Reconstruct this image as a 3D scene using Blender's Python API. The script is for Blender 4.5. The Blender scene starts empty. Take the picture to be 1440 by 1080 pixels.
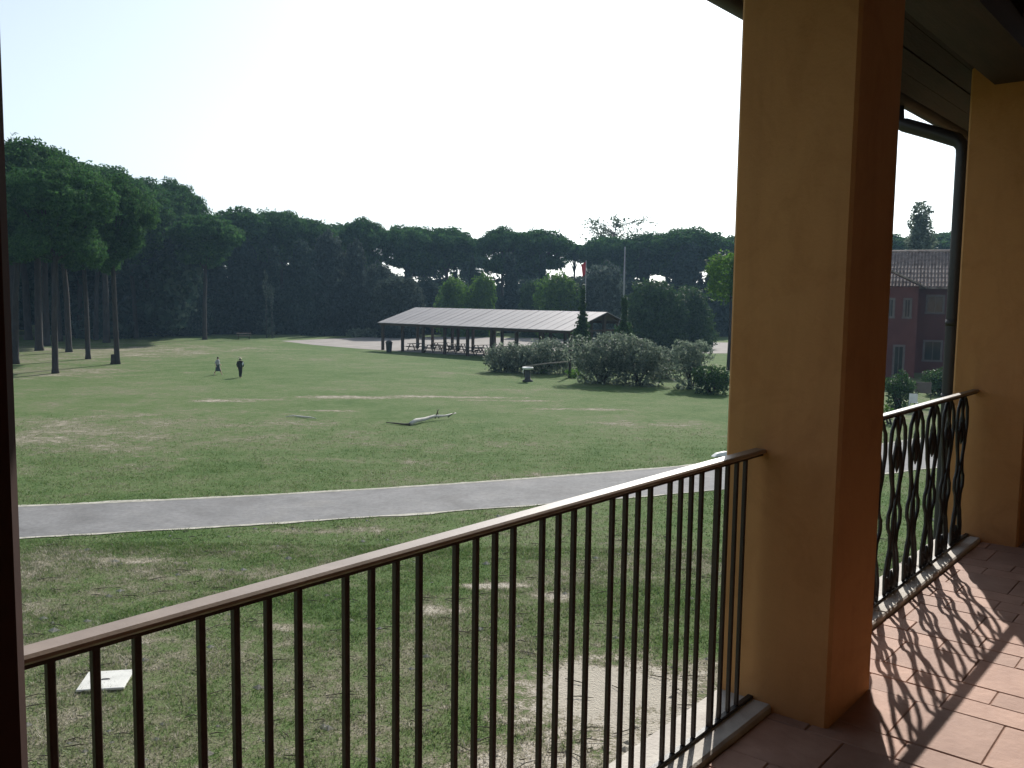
import bpy, bmesh, math, random
import numpy as np
from mathutils import Vector, Matrix

# ------------------------------------------------------------------ camera
SC = bpy.context.scene
COL = SC.collection
EYE = 5.6                                   # eye height over the lawn
FPX, PITCH, ROLL = 1270.0, math.radians(5.4), math.radians(0.8)
_F = Vector((0, math.cos(PITCH), -math.sin(PITCH)))
_U0 = Vector((0, math.sin(PITCH), math.cos(PITCH)))
_R = Vector((1, 0, 0)) * math.cos(ROLL) + _U0 * math.sin(ROLL)
_U = -Vector((1, 0, 0)) * math.sin(ROLL) + _U0 * math.cos(ROLL)
camd = bpy.data.cameras.new('camera')
cam = bpy.data.objects.new('camera', camd)
COL.objects.link(cam)
cam.matrix_world = Matrix(((_R.x, _U.x, -_F.x, 0), (_R.y, _U.y, -_F.y, 0), (_R.z, _U.z, -_F.z, EYE), (0, 0, 0, 1)))
camd.sensor_width = 36
camd.lens = 36 * FPX / 1440
camd.clip_start = 0.05
camd.clip_end = 6000
SC.camera = cam

# ------------------------------------------------------------------ light
SUN_AZ, SUN_EL = math.radians(15.0), math.radians(35.0)     # azimuth from +Y towards +X
world = bpy.data.worlds.new('World')
SC.world = world
world.use_nodes = True
wn = world.node_tree
bg = wn.nodes['Background']
sky = wn.nodes.new('ShaderNodeTexSky')
sky.sky_type = 'NISHITA'
sky.sun_disc = False
sky.sun_elevation = SUN_EL
sky.sun_rotation = SUN_AZ
sky.air_density = 1.0
sky.dust_density = 1.5
sky.ozone_density = 2.0
shs = wn.nodes.new('ShaderNodeHueSaturation')      # thin veil of high cloud: the sky is paler than clear blue
shs.inputs['Saturation'].default_value = 0.40
wn.links.new(sky.outputs[0], shs.inputs['Color'])
stn = wn.nodes.new('ShaderNodeMix'); stn.data_type = 'RGBA'; stn.blend_type = 'MULTIPLY'
stn.inputs[0].default_value = 1.0
stn.inputs[7].default_value = (0.92, 1.01, 1.07, 1)
wn.links.new(shs.outputs[0], stn.inputs[6])
wn.links.new(stn.outputs[2], bg.inputs[0])
bg.inputs[1].default_value = 0.11
sund = bpy.data.lights.new('sun', 'SUN')
sund.energy = 4.6
sund.angle = math.radians(0.5)
sund.color = (1.0, 0.95, 0.88)
sun = bpy.data.objects.new('sun', sund)
COL.objects.link(sun)
_sd = Vector((math.sin(SUN_AZ) * math.cos(SUN_EL), math.cos(SUN_AZ) * math.cos(SUN_EL), math.sin(SUN_EL)))
sun.rotation_euler = _sd.to_track_quat('Z', 'Y').to_euler()
sun.location = (0, 0, 60)
SC.view_settings.view_transform = 'Standard'
SC.view_settings.look = 'None'
SC.view_settings.gamma = 1
SC.view_settings.use_curve_mapping = False
SC.view_settings.exposure = 0.4

rng = np.random.default_rng(7)
random.seed(7)

# ------------------------------------------------------------------ places
def ray(px, py):
    return _F + _R * ((px - 720) / FPX) - _U * ((py - 540) / FPX)

def gp(px, py, z=0.0):
    """the spot on the ground under a line of sight"""
    d = ray(px, py)
    t = (z - EYE) / d.z
    return Vector((d.x * t, d.y * t, z))

def gz(px, dist):
    """ground spot in a bearing, at a distance ahead"""
    d = ray(px, 425)
    t = dist / d.y
    return Vector((d.x * t, dist, 0))

def hz(px, py, dist):
    """height over the lawn of something seen at px,py at a distance ahead"""
    d = ray(px, py)
    return EYE + d.z * dist / d.y

# ------------------------------------------------------------------ materials
MATS = {}
def new_mat(name):
    m = bpy.data.materials.new(name)
    m.use_nodes = True
    nt = m.node_tree
    p = nt.nodes['Principled BSDF']
    MATS[name] = m
    return m, nt, p

def N(nt, t, **kw):
    n = nt.nodes.new(t)
    for k, v in kw.items():
        setattr(n, k, v)
    return n

def ramp(nt, fac, stops, interp='LINEAR'):
    r = N(nt, 'ShaderNodeValToRGB')
    e = r.color_ramp.elements
    r.color_ramp.interpolation = interp
    while len(e) > 1:
        e.remove(e[-1])
    e[0].position, e[0].color = stops[0][0], (*stops[0][1], 1)
    for pos, c in stops[1:]:
        k = e.new(pos)
        k.color = (*c, 1)
    if fac is not None:
        nt.links.new(fac, r.inputs[0])
    return r

def noise(nt, vec, scale, detail=4, rough=0.55, dist=0.0):
    n = N(nt, 'ShaderNodeTexNoise')
    n.inputs['Scale'].default_value = scale
    n.inputs['Detail'].default_value = detail
    n.inputs['Roughness'].default_value = rough
    n.inputs['Distortion'].default_value = dist
    if vec is not None:
        nt.links.new(vec, n.inputs['Vector'])
    return n

def math_n(nt, op, a, b=None, clamp=False):
    n = N(nt, 'ShaderNodeMath', operation=op)
    n.use_clamp = clamp
    for i, v in enumerate((a, b)):
        if v is None:
            continue
        if isinstance(v, (int, float)):
            n.inputs[i].default_value = v
        else:
            nt.links.new(v, n.inputs[i])
    return n.outputs[0]

def mix_c(nt, fac, a, b):
    n = N(nt, 'ShaderNodeMix', data_type='RGBA')
    for i, v in ((0, fac), (6, a), (7, b)):
        if isinstance(v, (int, float)):
            n.inputs[i].default_value = v
        elif isinstance(v, tuple):
            n.inputs[i].default_value = (*v, 1)
        else:
            nt.links.new(v, n.inputs[i])
    return n.outputs[2]

def simple(name, c1, c2, scale=6, rough=0.7, metal=0.0, bump=0.15, bscale=None, spec=None, coat=0.0, stretch=None):
    m, nt, p = new_mat(name)
    tc = N(nt, 'ShaderNodeTexCoord')
    vec = tc.outputs['Object']
    if stretch:
        mp = N(nt, 'ShaderNodeMapping')
        mp.inputs['Scale'].default_value = stretch
        nt.links.new(vec, mp.inputs['Vector'])
        vec = mp.outputs[0]
    n1 = noise(nt, vec, scale, 6, 0.6)
    r = ramp(nt, n1.outputs[0], [(0.3, c1), (0.7, c2)])
    oi = N(nt, 'ShaderNodeObjectInfo')
    hsv = N(nt, 'ShaderNodeHueSaturation')
    nt.links.new(r.outputs[0], hsv.inputs['Color'])
    v = math_n(nt, 'MULTIPLY_ADD', oi.outputs['Random'], 0.16)
    v.node.inputs[2].default_value = 0.92
    nt.links.new(v, hsv.inputs['Value'])
    nt.links.new(hsv.outputs[0], p.inputs['Base Color'])
    p.inputs['Roughness'].default_value = rough
    p.inputs['Metallic'].default_value = metal
    if spec is not None:
        p.inputs['Specular IOR Level'].default_value = spec
    if bump:
        nb = noise(nt, vec, bscale or scale * 6, 5, 0.6)
        b = N(nt, 'ShaderNodeBump')
        b.inputs['Strength'].default_value = bump
        b.inputs['Distance'].default_value = 0.01
        nt.links.new(nb.outputs[0], b.inputs['Height'])
        nt.links.new(b.outputs[0], p.inputs['Normal'])
    return m

def leafmat(name, dark, mid, light, trans=0.3, var=0.25, rough=0.6, gscale=0.5):
    """foliage: colour differs leaf by leaf (random per island) and in clumps"""
    m, nt, p = new_mat(name)
    geo = N(nt, 'ShaderNodeNewGeometry')
    oi = N(nt, 'ShaderNodeObjectInfo')
    tc = N(nt, 'ShaderNodeTexCoord')
    n1 = noise(nt, tc.outputs['Object'], gscale, 2, 0.5)
    a = math_n(nt, 'MULTIPLY', geo.outputs['Random Per Island'], 0.5)
    b = math_n(nt, 'MULTIPLY', n1.outputs[0], 0.7)
    s = math_n(nt, 'ADD', a, b)
    r = ramp(nt, s, [(0.2, dark), (0.55, mid), (0.95, light)])
    hsv = N(nt, 'ShaderNodeHueSaturation')
    nt.links.new(r.outputs[0], hsv.inputs['Color'])
    v = math_n(nt, 'MULTIPLY', oi.outputs['Random'], var)
    v2 = math_n(nt, 'ADD', v, 1 - var / 2)
    nt.links.new(v2, hsv.inputs['Value'])
    p.inputs['Roughness'].default_value = rough
    p.inputs['Specular IOR Level'].default_value = 0.12
    nt.links.new(hsv.outputs[0], p.inputs['Base Color'])
    tr = N(nt, 'ShaderNodeBsdfTranslucent')
    hs2 = N(nt, 'ShaderNodeHueSaturation')
    hs2.inputs['Saturation'].default_value = 1.1
    hs2.inputs['Value'].default_value = 1.2
    nt.links.new(hsv.outputs[0], hs2.inputs['Color'])
    nt.links.new(hs2.outputs[0], tr.inputs['Color'])
    mx = N(nt, 'ShaderNodeMixShader')
    mx.inputs[0].default_value = trans
    nt.links.new(p.outputs[0], mx.inputs[1])
    nt.links.new(tr.outputs[0], mx.inputs[2])
    nt.links.new(mx.outputs[0], nt.nodes['Material Output'].inputs['Surface'])
    return m

# bare and sandy spots of the lawn: x, y, radius x, radius y, turn, strength
SPOTS = [(-5.5, 12.0, 5.5, 3.2, 0.1, 0.34), (-0.6, 13.0, 3.0, 3.5, 0, 0.26), (-9, 17.5, 5.0, 1.6, 0.1, 0.30), (4, 18, 3, 1.4, 0, .22),
         (1.3, 12.4, 1.9, 1.2, 0.3, 1.2), (2.6, 11.2, 1.9, 1.2, 0.1, 1.3), (0.3, 10.2, 1.6, 0.9, 0, 0.7), (3.1, 13.2, 0.9, 0.8, 0, 0.7),
         (-5.8, 11.2, 1.8, 1.4, 0.2, 0.45), (-4.0, 11.6, 1.6, 1.0, 0, 0.3), (-6.6, 10.0, 1.8, 1.0, 0, 0.5), (-3.3, 10.2, 0.9, 0.6, 0, 0.5),
         (-1.3, 15.8, 0.5, 0.25, 0, 0.8), (-0.4, 17.2, 0.7, 0.2, 0.1, 0.9), (0.9, 16.6, 0.4, 0.3, 0, 0.7), (-3.7, 14.9, 0.8, 0.2, 0, 0.6),
         (-13.5, 48.3, 3.2, 0.5, 0.05, 0.42), (-9.0, 50.0, 2.6, 0.8, 0, 0.62), (-15.5, 47.5, 2.0, 0.6, 0, 0.6), (-3.5, 51.0, 3.5, 0.5, 0, 0.55),
         (0.5, 49.5, 2.6, 0.4, 0.05, 0.4), (3.4, 46.0, 2.2, 0.5, 0, 0.5), (-15.5, 38.0, 7.0, 5.0, 0.2, 0.20), (-9.0, 33.5, 7.0, 3.0, 0, 0.20),
         (8.0, 41.0, 4.0, 1.2, 0, 0.25), (11.0, 37.5, 2.5, 0.7, 0, 0.25), (-18.0, 34.0, 5.0, 1.2, 0, 0.3), (-5.2, 30.6, 3.0, 0.5, 0, 0.3),
         (-9.3, 44.0, 1.4, 0.3, 0, 0.6), (-33.0, 64.0, 7.0, 5.0, 0, 0.34), (-40.0, 85.0, 14.0, 14.0, 0, 0.34), (-4.8, 10.6, 4.6, 2.4, 0, 0.42), (-10, 15.5, 3, 1.2, 0, .35), (2.5, 28.6, 3.0, 0.5, 0, 0.3),
         (-8.0, 18.6, 1.2, 0.35, 0, 0.5), (-5.5, 17.8, 1.5, 0.4, 0, 0.45), (-4.5, 21.2, 1.6, 0.3, 0.1, 0.4)]

def lawn_colour(nt):
    """colour of the lawn at a place in the world, shared by soil and blades"""
    geo = N(nt, 'ShaderNodeNewGeometry')
    sep = N(nt, 'ShaderNodeSeparateXYZ')
    nt.links.new(geo.outputs['Position'], sep.inputs[0])
    cmb = N(nt, 'ShaderNodeCombineXYZ')
    nt.links.new(sep.outputs[0], cmb.inputs[0])
    nt.links.new(sep.outputs[1], cmb.inputs[1])
    P = cmb.outputs[0]
    nA = noise(nt, P, 0.07, 3, 0.55)
    nB = noise(nt, P, 0.45, 5, 0.65, 0.4)
    nC = noise(nt, P, 3.0, 5, 0.7, 0.3)
    nD = noise(nt, P, 26.0, 3, 0.7)
    s = math_n(nt, 'ADD', math_n(nt, 'MULTIPLY', nA.outputs[0], 0.42), math_n(nt, 'MULTIPLY', nB.outputs[0], 0.40))
    s = math_n(nt, 'ADD', s, math_n(nt, 'MULTIPLY', nC.outputs[0], 0.42))
    s = math_n(nt, 'ADD', s, math_n(nt, 'MULTIPLY', nD.outputs[0], 0.26))
    s = math_n(nt, 'SUBTRACT', s, 0.085)
    s = math_n(nt, 'ADD', math_n(nt, 'MULTIPLY', math_n(nt, 'SUBTRACT', s, 0.60), 1.30), 0.575)   # about 0.65 in the middle
    spot = None
    wob = math_n(nt, 'MULTIPLY', math_n(nt, 'SUBTRACT', nB.outputs[0], 0.5), 1.6)
    wob2 = math_n(nt, 'MULTIPLY', math_n(nt, 'SUBTRACT', nC.outputs[0], 0.5), 1.6)
    wob = math_n(nt, 'ADD', wob, wob2)
    wob = math_n(nt, 'ADD', wob, math_n(nt, 'MULTIPLY', math_n(nt, 'SUBTRACT', nD.outputs[0], 0.5), 1.1))
    for (cx, cy, rx, ry, an, st) in SPOTS:
        mp = N(nt, 'ShaderNodeMapping', vector_type='TEXTURE')
        mp.inputs['Location'].default_value = (cx, cy, 0)
        mp.inputs['Rotation'].default_value = (0, 0, an)
        mp.inputs['Scale'].default_value = (rx, ry, 1)
        nt.links.new(P, mp.inputs[0])
        ln = N(nt, 'ShaderNodeVectorMath', operation='LENGTH')
        nt.links.new(mp.outputs[0], ln.inputs[0])
        d = math_n(nt, 'SUBTRACT', 1.35, ln.outputs['Value'])
        d = math_n(nt, 'ADD', d, wob)
        d = math_n(nt, 'MULTIPLY', d, st, True)
        d = math_n(nt, 'MINIMUM', d, min(st, 1.0))
        spot = d if spot is None else math_n(nt, 'MAXIMUM', spot, d)
    s2 = math_n(nt, 'ADD', s, math_n(nt, 'MULTIPLY', spot, 0.40))
    return s2, nC, nD, P

def lawn_ramp(nt, s, soil=True):
    return ramp(nt, s, [(0.38, (0.040, 0.080, 0.019)), (0.56, (0.078, 0.134, 0.038)), (0.70, (0.118, 0.160, 0.062)),
                        (0.82, (0.165, 0.165, 0.100)), (0.94, (0.310, 0.275, 0.215)), (1.0, (0.46, 0.42, 0.35))])

m, nt, p = new_mat('lawn')
s2, nC, nD, P = lawn_colour(nt)
r = lawn_ramp(nt, s2)
nt.links.new(r.outputs[0], p.inputs['Base Color'])
p.inputs['Roughness'].default_value = 0.95
p.inputs['Specular IOR Level'].default_value = 0.1
hh = math_n(nt, 'ADD', nC.outputs[0], nD.outputs[0])
b = N(nt, 'ShaderNodeBump')
b.inputs['Strength'].default_value = 0.9
b.inputs['Distance'].default_value = 0.06
nt.links.new(hh, b.inputs['Height'])
nt.links.new(b.outputs[0], p.inputs['Normal'])

m, nt, p = new_mat('grass')
s2, nC, nD, P = lawn_colour(nt)
geo = N(nt, 'ShaderNodeNewGeometry')
s3 = math_n(nt, 'ADD', s2, math_n(nt, 'MULTIPLY', math_n(nt, 'SUBTRACT', geo.outputs['Random Per Island'], 0.45), 0.34))
r = ramp(nt, s3, [(0.38, (0.046, 0.092, 0.021)), (0.56, (0.094, 0.162, 0.042)), (0.70, (0.144, 0.192, 0.074)), (0.84, (0.200, 0.200, 0.125)), (1.0, (0.42, 0.39, 0.32))])
p.inputs['Roughness'].default_value = 0.6
p.inputs['Specular IOR Level'].default_value = 0.3
nt.links.new(r.outputs[0], p.inputs['Base Color'])
tr = N(nt, 'ShaderNodeBsdfTranslucent')
nt.links.new(r.outputs[0], tr.inputs['Color'])
mx = N(nt, 'ShaderNodeMixShader')
mx.inputs[0].default_value = 0.4
nt.links.new(p.outputs[0], mx.inputs[1])
nt.links.new(tr.outputs[0], mx.inputs[2])
nt.links.new(mx.outputs[0], nt.nodes['Material Output'].inputs['Surface'])

simple('asphalt', (0.140, 0.140, 0.142), (0.200, 0.198, 0.200), 0.9, 0.9, bump=0.3, bscale=60)
m = MATS['asphalt']; nt = m.node_tree; p = nt.nodes['Principled BSDF']
src = p.inputs['Base Color'].links[0].from_socket
gg = N(nt, 'ShaderNodeNewGeometry')
w1n = noise(nt, gg.outputs['Position'], 0.35, 5, 0.7, 1.0)
w2n = noise(nt, gg.outputs['Position'], 7.0, 5, 0.75)
a1 = ramp(nt, w1n.outputs[0], [(0.35, (0.78, 0.77, 0.76)), (0.5, (1, 1, 1)), (0.68, (1.15, 1.12, 1.06))])
a2 = ramp(nt, w2n.outputs[0], [(0.3, (0.75, 0.75, 0.75)), (0.6, (1.1, 1.1, 1.1))])
x1 = N(nt, 'ShaderNodeMix', data_type='RGBA', blend_type='MULTIPLY'); x1.inputs[0].default_value = 1
nt.links.new(src, x1.inputs[6]); nt.links.new(a1.outputs[0], x1.inputs[7])
x2 = N(nt, 'ShaderNodeMix', data_type='RGBA', blend_type='MULTIPLY'); x2.inputs[0].default_value = 1
nt.links.new(x1.outputs[2], x2.inputs[6]); nt.links.new(a2.outputs[0], x2.inputs[7])
nt.links.new(x2.outputs[2], p.inputs['Base Color'])
simple('gravel', (0.22, 0.215, 0.17), (0.46, 0.44, 0.38), 5, 0.95, bump=0.8, bscale=40)
simple('yard', (0.19, 0.172, 0.158), (0.28, 0.255, 0.235), 0.5, 0.95, bump=0.3, bscale=20)
simple('plaster', (0.50, 0.238, 0.088), (0.58, 0.296, 0.118), 1.3, 0.92, bump=0.25, bscale=45)
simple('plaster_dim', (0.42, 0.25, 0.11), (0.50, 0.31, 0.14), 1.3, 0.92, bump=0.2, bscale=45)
simple('shade_brown', (0.030, 0.008, 0.004), (0.048, 0.014, 0.007), 3, 0.9, bump=0.1)  # left pillar only: its shade is put into this dark colour
simple('rail_paint', (0.22, 0.155, 0.110), (0.29, 0.215, 0.16), 14, 0.38, metal=0.0, bump=0.05, bscale=90, spec=0.8)
simple('bar_paint', (0.022, 0.011, 0.007), (0.045, 0.024, 0.014), 9, 0.55, bump=0.3, bscale=60)
simple('iron', (0.012, 0.011, 0.011), (0.028, 0.023, 0.020), 9, 0.5, bump=0.4, bscale=70)
simple('rail_iron', (0.12, 0.11, 0.10), (0.20, 0.18, 0.16), 14, 0.34, metal=0.6, bump=0.2, bscale=80)
simple('sill_stone', (0.42, 0.38, 0.34), (0.60, 0.56, 0.50), 7, 0.85, bump=0.35, bscale=60)
simple('grout', (0.26, 0.16, 0.12), (0.36, 0.23, 0.18), 12, 0.95, bump=0.5)
simple('tile', (0.31, 0.176, 0.128), (0.43, 0.262, 0.195), 5, 0.75, bump=0.35, bscale=30)
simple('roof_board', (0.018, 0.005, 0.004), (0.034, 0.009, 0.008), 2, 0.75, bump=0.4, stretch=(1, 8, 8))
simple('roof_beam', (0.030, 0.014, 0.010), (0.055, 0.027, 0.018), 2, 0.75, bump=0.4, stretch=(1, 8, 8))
simple('gutter', (0.030, 0.028, 0.030), (0.055, 0.050, 0.052), 3, 0.45, metal=0.3, bump=0.1)
simple('roof_tin', (0.19, 0.175, 0.178), (0.27, 0.25, 0.25), 0.35, 0.55, metal=0.15, bump=0.1)
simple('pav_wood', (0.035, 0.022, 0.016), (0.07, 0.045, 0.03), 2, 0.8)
simple('bark', (0.016, 0.013, 0.012), (0.048, 0.037, 0.031), 3, 0.95, bump=0.9, bscale=8, stretch=(1, 1, 0.35))
simple('pale_bark', (0.16, 0.14, 0.12), (0.28, 0.25, 0.21), 3, 0.95, bump=0.6, bscale=8, stretch=(1, 1, 0.3))
simple('concrete', (0.50, 0.50, 0.47), (0.66, 0.66, 0.62), 4, 0.9, bump=0.4)
simple('white_paint', (0.72, 0.72, 0.70), (0.82, 0.82, 0.80), 4, 0.6, bump=0.1)
simple('dark_bin', (0.018, 0.020, 0.020), (0.035, 0.036, 0.035), 3, 0.6)
simple('red_wall', (0.085, 0.026, 0.024), (0.130, 0.042, 0.036), 0.6, 0.92, bump=0.2, bscale=20)
simple('roof_tile', (0.13, 0.09, 0.075), (0.34, 0.27, 0.235), 2.2, 0.9, bump=0.5)
simple('frame_stone', (0.11, 0.085, 0.08), (0.16, 0.13, 0.12), 3, 0.8)
simple('pole_paint', (0.24, 0.24, 0.25), (0.34, 0.34, 0.35), 3, 0.5)
simple('flag_red', (0.42, 0.04, 0.06), (0.55, 0.08, 0.10), 2, 0.8)
simple('skin', (0.42, 0.25, 0.18), (0.48, 0.30, 0.22), 5, 0.6, bump=0)
simple('hair', (0.015, 0.012, 0.010), (0.03, 0.022, 0.016), 20, 0.6)
simple('cloth_grey', (0.30, 0.31, 0.32), (0.38, 0.39, 0.40), 6, 0.9)
simple('cloth_slate', (0.035, 0.05, 0.055), (0.05, 0.07, 0.075), 6, 0.9)
simple('cloth_black', (0.008, 0.009, 0.010), (0.016, 0.017, 0.018), 6, 0.9)
simple('cloth_white', (0.66, 0.68, 0.70), (0.76, 0.77, 0.78), 6, 0.9)
simple('straw', (0.50, 0.45, 0.30), (0.60, 0.54, 0.38), 12, 0.9)
simple('dead_wood', (0.46, 0.44, 0.40), (0.62, 0.60, 0.55), 9, 0.85, bump=0.5)
simple('dark_twig', (0.05, 0.045, 0.03), (0.09, 0.08, 0.05), 9, 0.9)
simple('earth', (0.10, 0.09, 0.06), (0.20, 0.17, 0.12), 1.2, 0.95, bump=0.6, bscale=12)
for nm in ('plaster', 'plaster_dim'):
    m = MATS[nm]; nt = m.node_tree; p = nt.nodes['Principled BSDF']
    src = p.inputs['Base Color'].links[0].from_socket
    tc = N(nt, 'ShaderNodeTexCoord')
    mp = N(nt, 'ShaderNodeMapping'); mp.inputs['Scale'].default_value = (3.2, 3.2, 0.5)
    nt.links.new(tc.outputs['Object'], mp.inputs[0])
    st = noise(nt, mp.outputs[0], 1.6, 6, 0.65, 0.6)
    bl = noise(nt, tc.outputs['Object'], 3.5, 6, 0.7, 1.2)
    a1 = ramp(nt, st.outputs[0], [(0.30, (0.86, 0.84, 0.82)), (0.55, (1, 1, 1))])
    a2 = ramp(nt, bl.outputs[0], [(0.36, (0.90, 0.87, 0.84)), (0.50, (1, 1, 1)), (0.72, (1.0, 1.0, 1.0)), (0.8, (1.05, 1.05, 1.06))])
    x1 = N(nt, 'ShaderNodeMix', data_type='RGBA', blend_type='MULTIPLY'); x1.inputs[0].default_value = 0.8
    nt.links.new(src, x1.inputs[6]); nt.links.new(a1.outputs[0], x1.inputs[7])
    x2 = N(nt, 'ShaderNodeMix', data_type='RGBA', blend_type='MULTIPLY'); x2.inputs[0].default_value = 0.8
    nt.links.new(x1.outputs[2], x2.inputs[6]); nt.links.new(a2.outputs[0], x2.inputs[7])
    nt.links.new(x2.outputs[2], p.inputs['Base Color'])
for n_ in MATS['tile'].node_tree.nodes:
    if n_.type == 'MATH' and n_.operation == 'MULTIPLY_ADD':
        n_.inputs[1].default_value = 0.34; n_.inputs[2].default_value = 0.84
m, nt, p = new_mat('dark_glass')
p.inputs['Base Color'].default_value = (0.015, 0.018, 0.022, 1)
p.inputs['Roughness'].default_value = 0.12
leafmat('pine_leaf', (0.016, 0.042, 0.016), (0.036, 0.086, 0.030), (0.085, 0.165, 0.055), 0.38, rough=0.95)
leafmat('dark_leaf', (0.010, 0.022, 0.016), (0.022, 0.042, 0.032), (0.060, 0.082, 0.064), 0.18, var=0.5, rough=0.95)
leafmat('green_leaf', (0.030, 0.070, 0.014), (0.070, 0.145, 0.028), (0.14, 0.235, 0.05), 0.45)
leafmat('grey_leaf', (0.018, 0.030, 0.024), (0.042, 0.060, 0.048), (0.12, 0.15, 0.125), 0.25, var=0.4, rough=0.9)
leafmat('olive_leaf', (0.045, 0.065, 0.044), (0.115, 0.150, 0.108), (0.28, 0.32, 0.245), 0.38, gscale=1.4)
leafmat('shrub_leaf', (0.016, 0.038, 0.014), (0.034, 0.070, 0.026), (0.075, 0.130, 0.048), 0.28, gscale=1.4)
leafmat('sparse_leaf', (0.06, 0.085, 0.05), (0.10, 0.13, 0.08), (0.16, 0.19, 0.12), 0.35)

# ------------------------------------------------------------------ helpers
def link(name, me, parent=None, loc=None):
    o = bpy.data.objects.new(name, me)
    COL.objects.link(o)
    if parent is not None:
        o.parent = parent
    if loc is not None:
        o.location = loc
    return o

def thing(name, label, cat, loc=(0, 0, 0), rz=0.0, group=None):
    o = bpy.data.objects.new(name, None)
    COL.objects.link(o)
    o.empty_display_size = 0.3
    o.location = loc
    o.rotation_euler = (0, 0, rz)
    return tag(o, label, cat, group)

def tag(o, label, cat, group=None):
    o['label'] = label
    o['category'] = cat
    if group:
        o['group'] = group
    return o

class MB:
    """collects simple shapes, then becomes one mesh"""
    def __init__(s):
        s.v, s.f, s.sm = [], [], []
    def add(s, vs, fs, smooth=False):
        k = len(s.v)
        s.v += [tuple(x) for x in vs]
        s.f += [tuple(i + k for i in f) for f in fs]
        s.sm += [smooth] * len(fs)
        return s
    def box(s, c, size, rz=0.0, ax=None):
        c = Vector(c)
        if ax is None:
            X = Vector((math.cos(rz), math.sin(rz), 0)); Y = Vector((-math.sin(rz), math.cos(rz), 0)); Z = Vector((0, 0, 1))
        else:
            X, Y, Z = ax
        hx, hy, hz_ = size[0] / 2, size[1] / 2, size[2] / 2
        vs = [c + X * (hx * i) + Y * (hy * j) + Z * (hz_ * k) for i, j, k in
              ((-1, -1, -1), (1, -1, -1), (1, 1, -1), (-1, 1, -1), (-1, -1, 1), (1, -1, 1), (1, 1, 1), (-1, 1, 1))]
        return s.add(vs, [(0, 3, 2, 1), (4, 5, 6, 7), (0, 1, 5, 4), (1, 2, 6, 5), (2, 3, 7, 6), (3, 0, 4, 7)])
    def beam(s, a, b_, w, h, up=(0, 0, 1)):
        """a bar of section w x h from a to b"""
        a, b_ = Vector(a), Vector(b_)
        X = (b_ - a)
        L = X.length
        X.normalize()
        Y = Vector(up).cross(X)
        if Y.length < 1e-4:
            Y = Vector((1, 0, 0)).cross(X)
        Y.normalize()
        Z = X.cross(Y)
        return s.box((a + b_) / 2, (L, w, h), ax=(X, Y, Z))
    def tube(s, pts, rad, n=8, caps=True, smooth=True):
        pts = [Vector(q) for q in pts]
        if isinstance(rad, (int, float)):
            rad = [rad] * len(pts)
        T0 = (pts[1] - pts[0]).normalized()
        ref = Vector((0, 0, 1)) if abs(T0.z) < 0.9 else Vector((1, 0, 0))
        U_ = T0.cross(ref).normalized()
        vs, fs = [], []
        for i, q in enumerate(pts):
            T = (pts[min(i + 1, len(pts) - 1)] - pts[max(i - 1, 0)]).normalized()
            U_ = (U_ - T * U_.dot(T)).normalized()
            V_ = T.cross(U_)
            for k in range(n):
                a = 2 * math.pi * k / n
                vs.append(q + (U_ * math.cos(a) + V_ * math.sin(a)) * rad[i])
        for i in range(len(pts) - 1):
            for k in range(n):
                fs.append((i * n + k, i * n + (k + 1) % n, (i + 1) * n + (k + 1) % n, (i + 1) * n + k))
        if caps:
            fs.append(tuple(range(n - 1, -1, -1)))
            fs.append(tuple((len(pts) - 1) * n + k for k in range(n)))
        return s.add(vs, fs, smooth)
    def lathe(s, prof, n=16, c=(0, 0, 0), smooth=True):
        vs, fs = [], []
        for (r_, z) in prof:
            for k in range(n):
                a = 2 * math.pi * k / n
                vs.append((c[0] + r_ * math.cos(a), c[1] + r_ * math.sin(a), c[2] + z))
        for i in range(len(prof) - 1):
            for k in range(n):
                fs.append((i * n + k, i * n + (k + 1) % n, (i + 1) * n + (k + 1) % n, (i + 1) * n + k))
        fs.append(tuple(range(n - 1, -1, -1)))
        fs.append(tuple((len(prof) - 1) * n + k for k in range(n)))
        return s.add(vs, fs, smooth)
    def mesh(s, name, mat, bevel=0.0):
        me = bpy.data.meshes.new(name)
        me.from_pydata(s.v, [], s.f)
        me.polygons.foreach_set('use_smooth', s.sm)
        if isinstance(mat, str):
            mat = MATS[mat]
        me.materials.append(mat)
        if bevel:
            bm = bmesh.new()
            bm.from_mesh(me)
            bmesh.ops.bevel(bm, geom=list(bm.edges), offset=bevel, segments=1, affect='EDGES', profile=0.6)
            bm.to_mesh(me)
            bm.free()
        me.update()
        return me
    def obj(s, name, mat, parent=None, bevel=0.0, loc=None):
        return link(name, s.mesh(name, mat, bevel), parent, loc)

def copy_tree(o, parent=None):
    c = o.copy()
    COL.objects.link(c)
    c.parent = parent
    for ch in list(o.children):
        copy_tree(ch, c)
    return c

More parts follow.
